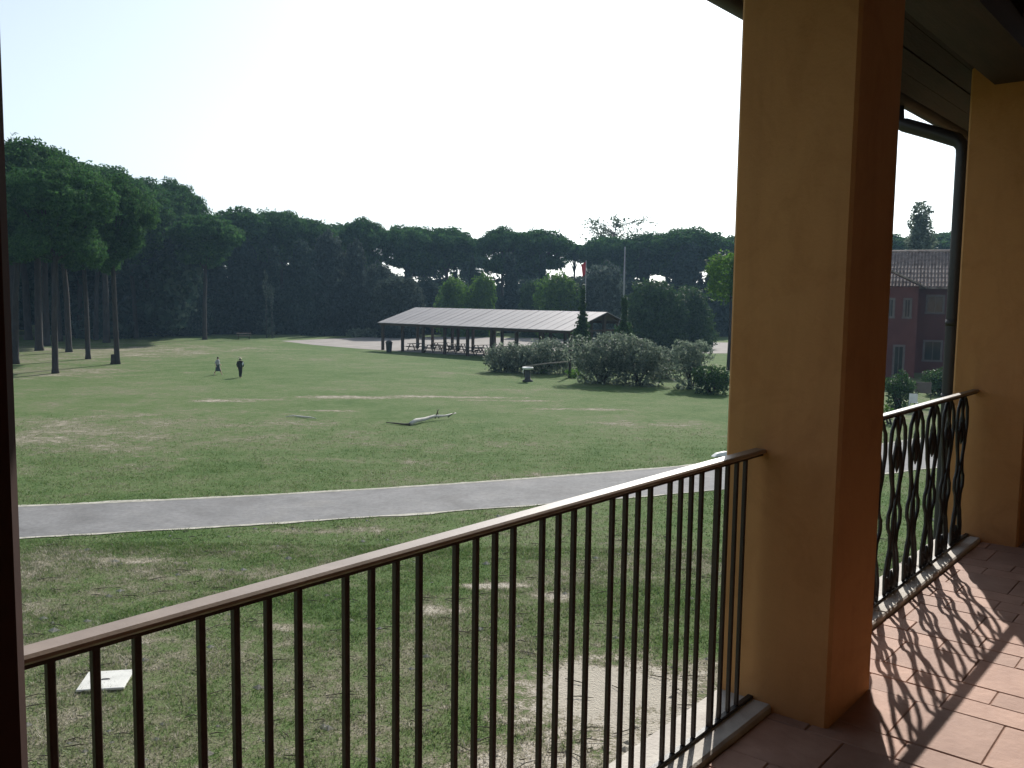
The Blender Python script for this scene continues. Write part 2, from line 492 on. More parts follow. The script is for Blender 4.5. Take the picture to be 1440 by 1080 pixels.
def leaf_mesh(name, C, Nn, S, mat, aspect=0.55):
    """one small pointed leaf clump per row of C"""
    C = np.asarray(C, dtype=np.float32); Nn = np.asarray(Nn, dtype=np.float32); S = np.asarray(S, dtype=np.float32)
    n = len(C)
    Nn = Nn / (np.linalg.norm(Nn, axis=1, keepdims=True) + 1e-6)
    T = rng.normal(size=(n, 3)).astype(np.float32)
    T -= Nn * (T * Nn).sum(1, keepdims=True)
    T /= np.linalg.norm(T, axis=1, keepdims=True) + 1e-6
    B = np.cross(Nn, T)
    asp = (aspect * rng.uniform(0.7, 1.3, n)).astype(np.float32)[:, None]
    S = S[:, None]
    V = np.empty((n, 4, 3), dtype=np.float32)
    V[:, 0] = C - T * S
    V[:, 1] = C + B * S * asp + T * S * rng.uniform(-.3, .3, (n, 1)) + Nn * S * 0.15
    V[:, 2] = C + T * S
    V[:, 3] = C - B * S * asp + T * S * rng.uniform(-.3, .3, (n, 1)) + Nn * S * 0.15
    me = bpy.data.meshes.new(name)
    me.vertices.add(n * 4)
    me.vertices.foreach_set('co', V.reshape(-1))
    me.loops.add(n * 4)
    me.loops.foreach_set('vertex_index', np.arange(n * 4, dtype=np.int32))
    me.polygons.add(n)
    me.polygons.foreach_set('loop_start', np.arange(0, n * 4, 4, dtype=np.int32))
    me.polygons.foreach_set('loop_total', np.full(n, 4, dtype=np.int32))
    me.materials.append(MATS[mat])
    me.update(calc_edges=True)
    return me

def puff_leaves(puffs, density, size, jitter=0.45, low=-1.0):
    """leaf clumps spread through the outer half of each puff (x, y, z, rx, rz)"""
    Cs, Ns = [], []
    A = np.array(puffs)
    for i, (x, y, z, rx, rz) in enumerate(puffs):
        n = max(12, int(density * rx * (rx + rz) * 6))
        d = rng.normal(size=(n, 3))
        d /= np.linalg.norm(d, axis=1, keepdims=True)
        d = d[d[:, 2] > low]
        # lumpy surface
        l = 1 + 0.16 * np.sin(d[:, 0] * 7 + i) * np.sin(d[:, 1] * 6 + 2 * i) + 0.12 * np.sin(d[:, 2] * 9 + i * 3)
        rr = l * (1 - 0.45 * rng.random(len(d)) ** 1.6)
        rr *= 1 + 0.08 * rng.random(len(d))
        P_ = np.stack([x + d[:, 0] * rx * rr, y + d[:, 1] * rx * rr, z + d[:, 2] * rz * rr], 1)
        # drop what lies deep inside a neighbour
        keep = np.ones(len(P_), bool)
        for j in range(len(puffs)):
            if j == i:
                continue
            q = (P_ - A[j, :3]) / np.array([A[j, 3], A[j, 3], A[j, 4]])
            keep &= (q ** 2).sum(1) > 0.42
        P_ = P_[keep]
        nn = d[keep] * np.array([1 / rx, 1 / rx, 1 / rz])
        nn /= np.linalg.norm(nn, axis=1, keepdims=True)
        nn = nn * (1 - jitter) + rng.normal(size=nn.shape) * jitter * 0.8
        Cs.append(P_); Ns.append(nn)
    C = np.concatenate(Cs); Nn = np.concatenate(Ns)
    S = size * rng.uniform(0.6, 1.35, len(C))
    return C, Nn, S

def limb(mb, a, b_, r0, r1, sag=0.15, n=5, seg=6):
    a, b_ = Vector(a), Vector(b_)
    L = (b_ - a).length
    off = Vector((random.uniform(-1, 1), random.uniform(-1, 1), random.uniform(0, 1))) * L * sag
    pts, rs = [], []
    for i in range(n + 1):
        t = i / n
        pts.append(a.lerp(b_, t) + off * math.sin(math.pi * t))
        rs.append(r0 + (r1 - r0) * t)
    mb.tube(pts, rs, seg)

# ------------------------------------------------------------------ tree kinds (unit = metres, base at the origin)
def make_pine(H, R, thick, dens, size, trunk_r, lean=(0, 0), n=15, low_z=None, leaf='pine_leaf', flat=0.62):
    """umbrella pine: bare trunk, forking limbs and a wide domed crown of puffs"""
    base = H - thick
    puffs = []
    for i in range(n):
        r_ = R * 0.80 * math.sqrt((i + 0.4) / n)
        a = i * 2.39996 + random.uniform(-.3, .3)
        rx = R * random.uniform(0.26, 0.38)
        rz = rx * flat * random.uniform(0.85, 1.2)
        z = base + thick * (0.30 + 0.50 * (1 - (r_ / R) ** 2)) + random.uniform(-.05, .05) * thick
        z = min(z, H - rz * 0.95)
        puffs.append((lean[0] + r_ * math.cos(a), lean[1] + r_ * math.sin(a), z, rx, rz))
    for i in range(int(n * 0.7)):                 # lower storey of the crown
        r_ = R * 0.62 * math.sqrt((i + 0.3) / (n * 0.7))
        a = i * 2.39996 + 1.0
        rx = R * random.uniform(0.22, 0.34)
        puffs.append((lean[0] + r_ * math.cos(a), lean[1] + r_ * math.sin(a), base + thick * random.uniform(0.02, 0.34), rx, rx * random.uniform(.6, .95)))
    C, Nn, S = puff_leaves(puffs, dens, size)
    crown = leaf_mesh('crown', C, Nn, S, leaf)
    mb = MB()
    fork = Vector((lean[0] * 0.75, lean[1] * 0.75, base + thick * 0.08))
    pts = [Vector((0, 0, -0.2)), Vector((0, 0, 0.5)), Vector((lean[0] * .2, lean[1] * .2, H * .3)), Vector((lean[0] * .45 + .15, lean[1] * .45, H * .5)), fork]
    mb.tube(pts, [trunk_r * 1.35, trunk_r * 1.0, trunk_r * .85, trunk_r * .75, trunk_r * .6], 9)
    for i, pf in enumerate(puffs):
        if i % 2 == 0 or i > n - 6:
            st = fork.lerp(pts[3], random.uniform(0, 0.7))
            limb(mb, st, (pf[0], pf[1], pf[2] - pf[4] * 0.2), trunk_r * 0.38, trunk_r * 0.1, 0.08)
    for i in range(5):     # dead snags under the crown
        z = random.uniform(0.45, 0.7) * H
        a = random.uniform(0, 6.28)
        L = random.uniform(.6, 1.8)
        b0 = Vector((lean[0] * z / H, lean[1] * z / H, z))
        limb(mb, b0, b0 + Vector((math.cos(a) * L, math.sin(a) * L, L * .3)), .05, .015, 0.05, 3, 4)
    trunk = mb.mesh('trunk', 'bark')
    return trunk, crown

def make_evergreen(H, R, dens, size, leaf='dark_leaf', prof=None, trunk_r=0.3, n=26, z0=0.04, core=True):
    """bushy tree clothed to the ground; prof(t) gives the spread at height t"""
    prof = prof or (lambda t: (1 - t) ** 0.45 * (0.75 + 0.25 * min(1, t * 4)))
    puffs = []
    for i in range(n):
        t = z0 + (0.93 - z0) * (i + 0.5) / n
        rr = R * prof(t)
        a = i * 2.39996 + random.uniform(-.4, .4)
        pr = max(R * 0.22, rr * random.uniform(0.42, 0.6))
        off = max(0, rr - pr) * random.uniform(0.75, 1.1) * (1 + .45 * math.sin(2 * a + 5 * t) * (0 if R < 2.5 else 1))
        pr *= random.uniform(.7, 1.25)
        puffs.append((off * math.cos(a), off * math.sin(a), min(t * H, H - pr), pr, pr * random.uniform(0.8, 1.25)))
    C, Nn, S = puff_leaves(puffs, dens, size)
    if core:     # inner twigs that close the view through the middle
        k = int(len(C) * 0.22)
        t = rng.uniform(z0, 0.85, k)
        a = rng.uniform(0, 6.283, k)
        rr = np.array([prof(q) for q in t]) * R * 0.55 * np.sqrt(rng.random(k))
        C = np.concatenate([C, np.stack([rr * np.cos(a), rr * np.sin(a), t * H], 1)])
        Nn = np.concatenate([Nn, rng.normal(size=(k, 3))])
        S = np.concatenate([S, size * rng.uniform(1.0, 1.9, k)])
    C[:, 2] = np.maximum(C[:, 2], 0.05)
    crown = leaf_mesh('crown', C, Nn, S, leaf)
    mb = MB()
    mb.tube([(0, 0, -.2), (0.05, 0, H * .3), (0, 0.08, H * .6), (0, 0, H * .88)], [trunk_r * 1.3, trunk_r, trunk_r * .6, trunk_r * .2], 8)
    for pf in puffs[::3]:
        limb(mb, (0, 0, max(.3, pf[2] - abs(pf[0]) * .5 - .3)), (pf[0], pf[1], pf[2]), trunk_r * .3, trunk_r * .08, .05, 3, 5)
    return mb.mesh('trunk', 'bark'), crown

def place_tree(kind, name, label, cat, loc, s=(1, 1, 1), rz=0.0, group=None):
    t = thing(name, label, cat, loc, rz, group)
    t.scale = s
    link('trunk', kind[0], t)
    link('crown', kind[1], t)
    return t

# ------------------------------------------------------------------ the ground
def sheet(name, pts, mat, z, parent=None):
    me = bpy.data.meshes.new(name)
    me.from_pydata([(q[0], q[1], z) for q in pts], [], [tuple(range(len(pts)))])
    me.materials.append(MATS[mat])
    o = link(name, me, parent)
    return o

g = MB()
xs = [-2500, -300, -60, -30, -15, 0, 15, 30, 60, 300, 2500]
ys = [-2500, -200, 0, 10, 20, 40, 80, 160, 400, 1200, 3500]
vs = [(x, y, 0) for y in ys for x in xs]
fs = [(j * 11 + i, j * 11 + i + 1, (j + 1) * 11 + i + 1, (j + 1) * 11 + i) for j in range(10) for i in range(10)]
g.add(vs, fs)
o = g.obj('ground', 'lawn'); o['kind'] = 'structure'

UP = [(-60, 15.2), (-30, 20.0), (-12.8, 22.9), (-8.3, 24.75), (-4.1, 26.1), (0.9, 27.9), (4.7, 29.5), (8.0, 31.2), (12.0, 33.9), (15.9, 36.6), (24, 43.0), (40, 58)]
LO = [(-60, 11.2), (-28, 16.9), (-11.1, 19.9), (-7.2, 21.4), (-3.6, 22.9), (0.8, 24.4), (3.7, 25.4), (6.3, 26.5), (10.0, 28.2), (13.3, 30.0), (23, 36.5), (42, 52)]
def resample(pl, n):
    pl = np.array(pl, float)
    # smooth passing curve
    t = np.arange(len(pl))
    tt = np.linspace(0, len(pl) - 1, n)
    out = []
    for q in tt:
        i = min(int(q), len(pl) - 2); f_ = q - i
        p0 = pl[max(i - 1, 0)]; p1 = pl[i]; p2 = pl[i + 1]; p3 = pl[min(i + 2, len(pl) - 1)]
        out.append(0.5 * ((2 * p1) + (-p0 + p2) * f_ + (2 * p0 - 5 * p1 + 4 * p2 - p3) * f_ ** 2 + (-p0 + 3 * p1 - 3 * p2 + p3) * f_ ** 3))
    return np.array(out)
def smooth_line(pl):
    pl = np.array(pl, float)
    w_ = np.where(np.abs(pl[:, 0]) < 20, 4.0, 1.0)
    c = np.polyfit(pl[:, 0], pl[:, 1], 4, w=w_)
    x_ = np.linspace(-60, 40, 400)
    return np.stack([x_, np.polyval(c, x_)], 1)
U_ = smooth_line(UP); L_ = smooth_line(LO)
def strip(a, b_, z, name, mat):
    n = len(a)
    vs = [(x, y, z) for x, y in a] + [(x, y, z) for x, y in b_]
    fs = [(n + i, n + i + 1, i + 1, i) for i in range(n - 1)]
    o = MB().add(vs, fs).obj(name, mat)
    o['kind'] = 'structure'
    return o
strip(U_, L_, 0.012, 'road', 'asphalt')
wv = lambda k, s_: np.convolve(np.random.default_rng(k).normal(size=400 + 8), np.ones(5) / 5, 'valid')[:400] * s_
w1 = np.clip(0.20 + wv(1, 0.12), 0.06, 0.8)[:, None]; w2 = np.clip(0.09 + wv(2, 0.09), 0.02, 0.5)[:, None]
dU = np.gradient(U_, axis=0); nU = np.stack([-dU[:, 1], dU[:, 0]], 1); nU /= np.linalg.norm(nU, axis=1, keepdims=True)
strip(U_ + nU * w1, U_ - nU * 0.03, 0.017, 'road_verge', 'gravel')
dL = np.gradient(L_, axis=0); nL = np.stack([-dL[:, 1], dL[:, 0]], 1); nL /= np.linalg.norm(nL, axis=1, keepdims=True)
strip(L_ + nL * 0.03, L_ - nL * w2, 0.017, 'road_verge', 'gravel')

yard_px = [(395, 479.5), (440, 485), (500, 490), (560, 494), (640, 499), (720, 500), (840, 497), (1100, 497), (1100, 483), (900, 480), (780, 476), (640, 474), (520, 474)]
o = sheet('gravel_yard', [gp(*q) for q in yard_px], 'yard', 0.01); o['kind'] = 'structure'
pp = [gp(1236, 628), gp(1420, 612), gp(1420, 590), gp(1236, 603)]

# grass blades near the house
def grass(n, y0, y1, hgt, wid, seed):
    r = np.random.default_rng(seed)
    y = np.sqrt(r.uniform(y0 ** 2, y1 ** 2, n))
    x = r.uniform(-0.60, 0.62, n) * y
    # keep off road and thin on the bare spots
    up = np.interp(x, U_[:, 0], U_[:, 1]); lo = np.interp(x, L_[:, 0], L_[:, 1])
    keep = (y > up + 0.12) | (y < lo - 0.08)
    dens = np.ones(n)
    for (cx, cy, rx, ry, an, st) in SPOTS:
        d = np.hypot((x - cx) / rx, (y - cy) / ry)
        dens = np.minimum(dens, 1 - st * np.clip(1.5 - d, 0, 1) * 0.95)
    lump = 0.5 + 0.5 * np.sin(x * 2.3 + np.sin(y * 1.7) * 2) * np.sin(y * 2.9 + np.sin(x * 1.3) * 2)
    keep &= r.random(n) < dens * (0.45 + 0.55 * lump) * np.clip((42 - y) / 20, 0, 1)
    x, y, lump = x[keep], y[keep], lump[keep]
    # tufts
    x = x + r.normal(size=len(x)) * 0.02; y = y + r.normal(size=len(x)) * 0.02
    k = len(x)
    a = r.uniform(0, 6.283, k)
    h = hgt * r.uniform(0.4, 1.3, k) * (0.6 + 0.6 * lump)
    lx, ly = r.normal(size=k) * h * .55, r.normal(size=k) * h * .55
    w = wid * r.uniform(.6, 1.4, k)
    V = np.zeros((k, 3, 3), dtype=np.float32)
    V[:, 0] = np.stack([x - np.cos(a) * w, y - np.sin(a) * w, np.zeros(k)], 1)
    V[:, 1] = np.stack([x + np.cos(a) * w, y + np.sin(a) * w, np.zeros(k)], 1)
    V[:, 2] = np.stack([x + lx, y + ly, h], 1)
    return V.reshape(-1, 3)
V = np.concatenate([grass(330000, 8.0, 20, 0.055, 0.008, 3), grass(300000, 19, 42, 0.05, 0.012, 4)])
me = bpy.data.meshes.new('grass')
n = len(V) // 3
me.vertices.add(n * 3); me.vertices.foreach_set('co', V.reshape(-1))
me.loops.add(n * 3); me.loops.foreach_set('vertex_index', np.arange(n * 3, dtype=np.int32))
me.polygons.add(n); me.polygons.foreach_set('loop_start', np.arange(0, n * 3, 3, dtype=np.int32)); me.polygons.foreach_set('loop_total', np.full(n, 3, dtype=np.int32))
me.materials.append(MATS['grass']); me.update(calc_edges=True)
o = link('grass', me); o['kind'] = 'stuff'
tag(o, 'short patchy green grass of the near lawn below the balcony', 'grass')

# ------------------------------------------------------------------ the loggia (local frame: x along the balcony, y outwards, z from the lawn)
TH = math.radians(39.74)
RZ = math.pi / 2 - TH                       # local +x = along the balcony
# local +y must be outwards (to the left of the walking direction) = rotation of +x by +90 degrees
FLOOR = EYE - 1.55
LG = thing('loggia_house', 'ochre plastered house with open first floor loggia, pillars and dark timber eaves', 'house', (0, 0, 0), RZ)
PB = 2 * 0.0
def LB(name, mat, x0, x1, y0, y1, z0, z1, parent=LG, bevel=0.0):
    mb = MB().box(((x0 + x1) / 2, (y0 + y1) / 2, (z0 + z1) / 2), (x1 - x0, y1 - y0, z1 - z0))
    return mb.obj(name, mat, parent, bevel)
def soffit(y):                                # underside of the boards
    return EYE + 1.355 + (2.05 - y) * 0.30
for (a0, a1) in ((-0.01, 0.44), (3.165, 3.625), (6.43, 6.88), (9.68, 10.13), (-3.26, -2.81)):
    y0, y1 = 1.12, 1.56
    mb = MB()
    z0 = FLOOR - 0.02
    vs = [(a0, y0, z0), (a1, y0, z0), (a1, y1, z0), (a0, y1, z0), (a0, y0, soffit(y0) + .01), (a1, y0, soffit(y0) + .01), (a1, y1, soffit(y1) + .01), (a0, y1, soffit(y1) + .01)]
    mb.add(vs, [(0, 3, 2, 1), (4, 5, 6, 7), (0, 1, 5, 4), (1, 2, 6, 5), (2, 3, 7, 6), (3, 0, 4, 7)])
    o = mb.obj('pillar', 'shade_brown' if abs(a0 + 0.01) < .01 else 'plaster', LG, bevel=0.012)
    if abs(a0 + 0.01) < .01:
        o['label'] = 'pillar edge at the left, its shade painted dark brown'
# balcony slab, facade below, back wall, end walls
LB('slab', 'plaster', -3.3, 10.2, -1.6, 1.55, FLOOR - 0.30, FLOOR - 0.03)
LB('facade_wall', 'plaster', -3.3, 10.2, 1.20, 1.54, 0.0, FLOOR - 0.303)
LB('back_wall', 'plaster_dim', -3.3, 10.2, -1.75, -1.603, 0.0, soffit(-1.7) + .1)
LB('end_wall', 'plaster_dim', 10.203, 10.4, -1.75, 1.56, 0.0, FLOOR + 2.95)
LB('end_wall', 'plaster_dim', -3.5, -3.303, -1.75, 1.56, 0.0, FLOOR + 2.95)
LB('closed_bay_wall', 'plaster', 6.883, 9.677, 1.16, 1.54, FLOOR - .02, soffit(1.54))
# sill under the railings, in lengths
for (s0, s1) in ((0.442, 1.30), (1.306, 2.24), (2.246, 3.178), (3.632, 4.52), (4.526, 5.46), (5.466, 6.428)):
    LB('sill', 'sill_stone', s0, s1, 1.335, 1.56, FLOOR - 0.029, EYE - 1.515, LG, 0.008)
# roof: boards laid along the house, rafters down the slope, beam on the pillars, roof slab
nb = 28
yy = np.linspace(1.95, -1.6, nb + 1)
for i in range(nb):
    ya, yb = yy[i], yy[i + 1] + 0.006
    dz = 0.0 if i % 2 else 0.004
    mb = MB()
    vs = []
    for x in (-3.6, 10.5):
        vs += [(x, ya, soffit(ya) + dz), (x, yb, soffit(yb) + dz), (x, yb, soffit(yb) + .03), (x, ya, soffit(ya) + .03)]
    mb.add(vs, [(0, 1, 2, 3), (7, 6, 5, 4), (0, 4, 5, 1), (1, 5, 6, 2), (2, 6, 7, 3), (3, 7, 4, 0)])
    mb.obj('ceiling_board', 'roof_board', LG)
mb = MB()
vs = []
for x in (-3.6, 10.5):
    vs += [(x, 1.955, soffit(1.955) + .032), (x, -1.9, soffit(-1.9) + .032), (x, -1.9, soffit(-1.9) + .17), (x, 1.955, soffit(1.955) + .15)]
mb.add(vs, [(0, 1, 2, 3), (7, 6, 5, 4), (0, 4, 5, 1), (1, 5, 6, 2), (2, 6, 7, 3), (3, 7, 4, 0)])
mb.obj('roof', 'roof_tile', LG)
for i, x in enumerate(np.arange(-3.2, 10.4, 0.62)):
    mb = MB()
    vs = []
    for xx in (x, x + .09):
        vs += [(xx, 2.0, soffit(2.0) - .085), (xx, 1.43, soffit(1.43) - .085), (xx, 1.43, soffit(1.43) - .001), (xx, 2.0, soffit(2.0) - .001)]
    inside = [(v[0], {2.0: 1.115, 1.43: -1.6}[v[1]]) for v in vs]
    # outer rafter tail is kept short so that the eaves line stays clean
    mb = MB()
    vs = []
    for xx in (x, x + .09):
        vs += [(xx, 1.105, soffit(1.105) - .11), (xx, -1.6, soffit(-1.6) - .11), (xx, -1.6, soffit(-1.6) - .001), (xx, 1.105, soffit(1.105) - .001)]
    mb.add(vs, [(0, 1, 2, 3), (7, 6, 5, 4), (0, 4, 5, 1), (1, 5, 6, 2), (2, 6, 7, 3), (3, 7, 4, 0)])
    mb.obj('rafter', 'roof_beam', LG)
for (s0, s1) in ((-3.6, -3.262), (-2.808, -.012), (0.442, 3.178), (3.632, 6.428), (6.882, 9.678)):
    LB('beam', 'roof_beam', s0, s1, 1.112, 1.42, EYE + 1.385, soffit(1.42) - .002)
# eaves gutter: half pipe, and the down pipe with its swan neck
mb = MB()
for x in (-3.6, 10.5):
    pass
gy, gzz, gr = 2.02, EYE + 1.41, 0.062
prof = [(gy + gr * math.cos(a), gzz + gr * math.sin(a)) for a in np.linspace(math.pi, 2 * math.pi, 9)] + [(gy + (gr - .006) * math.cos(a), gzz + (gr - .006) * math.sin(a)) for a in np.linspace(2 * math.pi, math.pi, 9)]
vs = [(-3.6, a, b_) for a, b_ in prof] + [(10.5, a, b_) for a, b_ in prof]
k = len(prof)
mb.add(vs, [(i, (i + 1) % k, k + (i + 1) % k, k + i) for i in range(k)] + [tuple(range(k)), tuple(range(2 * k - 1, k - 1, -1))], True)
gut = mb.obj('gutter', 'gutter', LG)
dpx, dpy = 6.57, 1.615
mb = MB()
mb.tube([(dpx, dpy, 0.05), (dpx, dpy, 2.5), (dpx, dpy, EYE + 0.99), (dpx, dpy + .006, EYE + 1.045), (dpx, dpy + .04, EYE + 1.085), (dpx, 1.80, EYE + 1.145), (dpx, 2.00, EYE + 1.222), (dpx, 2.045, EYE + 1.25), (dpx, 2.055, EYE + 1.36)],
        0.047, 12)
dp = mb.obj('downpipe', 'gutter', LG)
for z in (EYE - .12, EYE - .62, EYE - 2.4):
    MB().lathe([(.05, -.02), (.052, 0), (.05, .02)], 12, (dpx, dpy, z)).obj('bracket', 'iron', dp)

# floor tiles: one object each where they are in view
BF = link('balcony_floor', MB().box((0, 0, -0.011), (13.5, 2.96, 0.022)).mesh('balcony_floor', 'grout'))
BF.location = (0, 0, FLOOR)
BF['kind'] = 'structure'
BF.rotation_euler = (0, 0, RZ)
c_, s_ = math.cos(RZ), math.sin(RZ)
BF.location = (c_ * 3.45 - s_ * (-0.13), s_ * 3.45 + c_ * (-0.13), FLOOR + 0.003)
tiles = []
rt = random.Random(5)
x = 1.72
row = 0
kinds = {}
def tile_mesh(w, l, v):
    key = (round(w, 2), round(l, 2), v)
    if key not in kinds:
        bm = bmesh.new()
        bmesh.ops.create_cube(bm, size=1)
        for vv in bm.verts:
            vv.co.x *= w - .004; vv.co.y *= l - .004; vv.co.z *= .016
            if vv.co.z > 0:
                vv.co.z += rt.uniform(-.0012, .0012)
        bmesh.ops.bevel(bm, geom=[e for e in bm.edges if all(q.co.z > 0 for q in e.verts)], offset=.003, segments=1, affect='EDGES')
        me = bpy.data.meshes.new('tile'); bm.to_mesh(me); bm.free()
        me.materials.append(MATS['tile'])
        kinds[key] = me
    return kinds[key]
rows = []
widths = [.155, .155, .31, .155, .155, .155, .31]
x = 3.635
i = 0
while x < 7.6:
    w = widths[(i + 4) % 7]; rows.append((x, w)); x += w; i += 1
x = 3.635
i = 0
while x > 1.2:
    w = [.37, .155, .31, .155, .155][i % 5]; x -= w; rows.append((x, w)); i += 1
for ri, (rx, w) in enumerate(sorted(rows)):
    l = .31
    y = 1.332
    off = .70 % l if abs(w - .37) < .01 else (ri * .155 + rt.uniform(-.03, .03)) % l
    yb_ = 1.332
    while yb_ > -1.45:
        ll = l if yb_ < 1.33 else max(.06, off)
        ya_ = max(-1.45, yb_ - ll)
        if yb_ - ya_ > .03:
            cx, cy = rx + w / 2 - 3.45, (ya_ + yb_) / 2 + .13
            o = link('tile', tile_mesh(w, yb_ - ya_, rt.randrange(2)), BF, (cx, cy, -.0035 + rt.uniform(-.0010, .0010)))
            o.rotation_euler = (rt.uniform(-.004, .004), rt.uniform(-.004, .004), rt.uniform(-.004, .004))
        yb_ = ya_

# ------------------------------------------------------------------ railings
def railing(name, label, x0, x1):
    return thing(name, label, 'railing', (c_ * x0 - s_ * 1.42, s_ * x0 + c_ * 1.42, FLOOR), RZ, None)
RT = -0.545 + 1.55        # top of handrail above the floor
R1 = railing('balcony_railing', 'railing of straight brown bars in fours before the lawn, nearest bay', 0.44, 3.18)
X0 = 0.44
L1 = 3.178 - X0
mb = MB().box((L1 / 2, 0, RT - .008), (L1, .050, .016))
mb.obj('handrail', 'rail_paint', R1, 0.005)
MB().box((L1 / 2, 0, RT - .0215), (L1, .026, .008)).obj('top_bar', 'bar_paint', R1)
MB().box((L1 / 2, 0, .043), (L1, .022, .012)).obj('bottom_rail', 'iron', R1, 0.002)
barx = []
base = 0.519 + .0025
k = 0
while True:
    done = False
    for j in range(4):
        x = 0.519 + k * .3305 + j * .0705
        if x > 3.15: done = True; break
        barx.append(x)
    k += 1
    if done: break
bar_me = MB().box((0, 0, (RT - .025 + .049) / 2), (.013, .016, RT - .025 - .049)).mesh('bar', 'bar_paint', .0025)
post_me = MB().box((0, 0, (RT - .025 + .037) / 2), (.018, .022, RT - .025 - .037)).mesh('post', 'bar_paint', .0025)
for x in barx:
    is_post = abs(x - 2.83) < .03
    o = link('post' if is_post else 'bar', post_me if is_post else bar_me, R1, (x - X0, 0, 0))

X0 = 3.63
R2 = railing('wrought_railing', 'black wrought iron railing of wavy looped bars casting lace shadow on tiles', X0, 6.43)
L2 = 6.428 - X0
MB().box((L2 / 2, 0, RT - .008), (L2, .046, .016)).obj('handrail', 'rail_iron', R2, 0.005)
MB().box((L2 / 2, 0, RT - .0215), (L2, .026, .008)).obj('top_bar', 'iron', R2)
MB().box((L2 / 2, 0, .043), (L2, .022, .012)).obj('bottom_rail', 'iron', R2, 0.002)
zt, zb = RT - .027, .05
def wave(xs, side):
    # control: t from the top
    cp = [(0, .030), (.03, .070), (.09, .112), (.18, .122), (.30, .095), (.42, .055), (.50, .060), (.56, .100), (.61, .100), (.68, .055), (.74, .048), (.82, .080), (.90, .105), (1.0, .100)]
    pts = []
    tt = [q[0] for q in cp]; ww = [q[1] for q in cp]
    for i in range(41):
        t = i / 40
        # smooth interpolation
        j = max(0, min(len(cp) - 2, np.searchsorted(tt, t) - 1)); f_ = (t - tt[j]) / (tt[j + 1] - tt[j]); f_ = f_ * f_ * (3 - 2 * f_)
        w = ww[j] + (ww[j + 1] - ww[j]) * f_
        pts.append((xs + side * w, 0, zt + (zb - zt) * t))
    return pts
def inner(xs, side):
    pts = []
    for i in range(41):
        t = i / 40
        w = .050 * math.cos(math.pi * 3.2 * t) * (1 - .25 * t)
        pts.append((xs + side * w, .006 * side, zt + (zb - zt) * t))
    return pts
wm = [MB().tube(wave(0, s), .0105, 6).mesh('scroll_bar', 'iron') for s in (-1, 1)]
im = [MB().tube(inner(0, s), .0095, 6).mesh('inner_bar', 'iron') for s in (-1, 1)]
leaf_me = MB().lathe([(.003, -.10), (.012, -.07), (.018, -.02), (.012, .03), (.018, .05), (.010, .09), (.004, .12)], 8).mesh('leaf_collar', 'iron')
def ring(cx, cz, r, w=.0055):
    mb = MB()
    mb.tube([(cx + r * math.cos(a), 0, cz + r * math.sin(a)) for a in np.linspace(0, 2 * math.pi, 15)], w, 6, caps=False)
    return mb
scr = MB()
for s in (-1, 1):
    scr.tube([(s * (.060 + .032 * (1 - q / 18) * math.cos(q * .55)), 0, .105 + .030 * (1 - q / 22) * math.sin(q * .55)) for q in range(15)], .0075, 6)
    scr.tube([(s * .098, 0, .07), (s * .05, 0, .09), (0, 0, .07), (s * .01, 0, .049)], .007, 6)
scr.lathe([(.004, .05), (.018, .07), (.022, .10), (.012, .13), (.004, .16)], 8)
scr_me = scr.mesh('scroll', 'iron')
for i, xx in enumerate([6.13 - .3215 * q for q in range(8)]):
    lx = xx - X0
    if lx < .08: continue
    for s in (0, 1):
        link('scroll_bar', wm[s], R2, (lx, 0, 0))
        link('inner_bar', im[s], R2, (lx, 0, 0))
    link('leaf_collar', leaf_me, R2, (lx, 0, zt - .20))
    link('scroll', scr_me, R2, (lx, 0, 0))
    mbk = ring(lx, zt - .50, .022)
    mbk.obj('ring', 'iron', R2)
# small feet of the railing on the sill
for xx in (5.53, 4.2):
    MB().beam((xx - X0, 0, .05), (xx - X0, -.045, -.0), .016, .016).obj('foot', 'iron', R2)
MB().box((.004, .0, .0), (0, 0, 0)) if False else None

# ------------------------------------------------------------------ pavilion
A = gp(530, 493); A.z = 0
pvA = Vector((-14.3, 95.5, 0)); pvB = Vector((5.0, 78.3, 0))
dv = (pvB - pvA); PL = dv.length; prz = math.atan2(dv.y, dv.x)
PV = thing('pavilion', 'long open picnic pavilion with pale metal gable roof on dark posts', 'pavilion', pvA, prz)
EH, RH, DD = 2.85, 4.45, 5.4
YR, ZR = DD * 1.5, 4.45 - 1.6 * .5            # rear eaves
def slope(sgn, y0, y1):
    mb = MB()
    t = .07
    vs = []
    for x in (0, PL):
        vs += [(x, y0, EH), (x, y1, RH), (x, y1, RH + t), (x, y0, EH + t)]
    mb.add(vs, [(0, 1, 2, 3), (7, 6, 5, 4), (0, 4, 5, 1), (1, 5, 6, 2), (2, 6, 7, 3), (3, 7, 4, 0)])
    return mb
# roof built of sheets side by side
nsh = 26
shw = PL / nsh
for sgn, y0, y1 in ((1, 0.0, DD), (-1, YR, DD + .003)):
    mb = MB(); t = .05
    ez = EH if sgn > 0 else ZR
    vs = []
    for x in (0, shw - .004):
        vs += [(x, y0, ez), (x, y1, RH), (x, y1, RH + t), (x, y0, ez + t)]
    mb.add(vs, [(0, 1, 2, 3), (7, 6, 5, 4), (0, 4, 5, 1), (1, 5, 6, 2), (2, 6, 7, 3), (3, 7, 4, 0)])
    mb.beam((shw - .04, y0, ez + t + .006), (shw - .04, y1, RH + t + .006), .05, .018)
    me = mb.mesh('roof_sheet', 'roof_tin')
    for i in range(nsh):
        o = link('roof_sheet', me, PV, (i * shw, 0, (i % 3) * .004))
for y, z, nm in ((0.12, EH - .11, 'eaves_beam'), (YR - .12, ZR - .15, 'eaves_beam'), (DD, RH - .17, 'ridge_beam')):
    MB().box((PL / 2, y, z), (PL - .3, .14, .22)).obj(nm, 'pav_wood', PV)
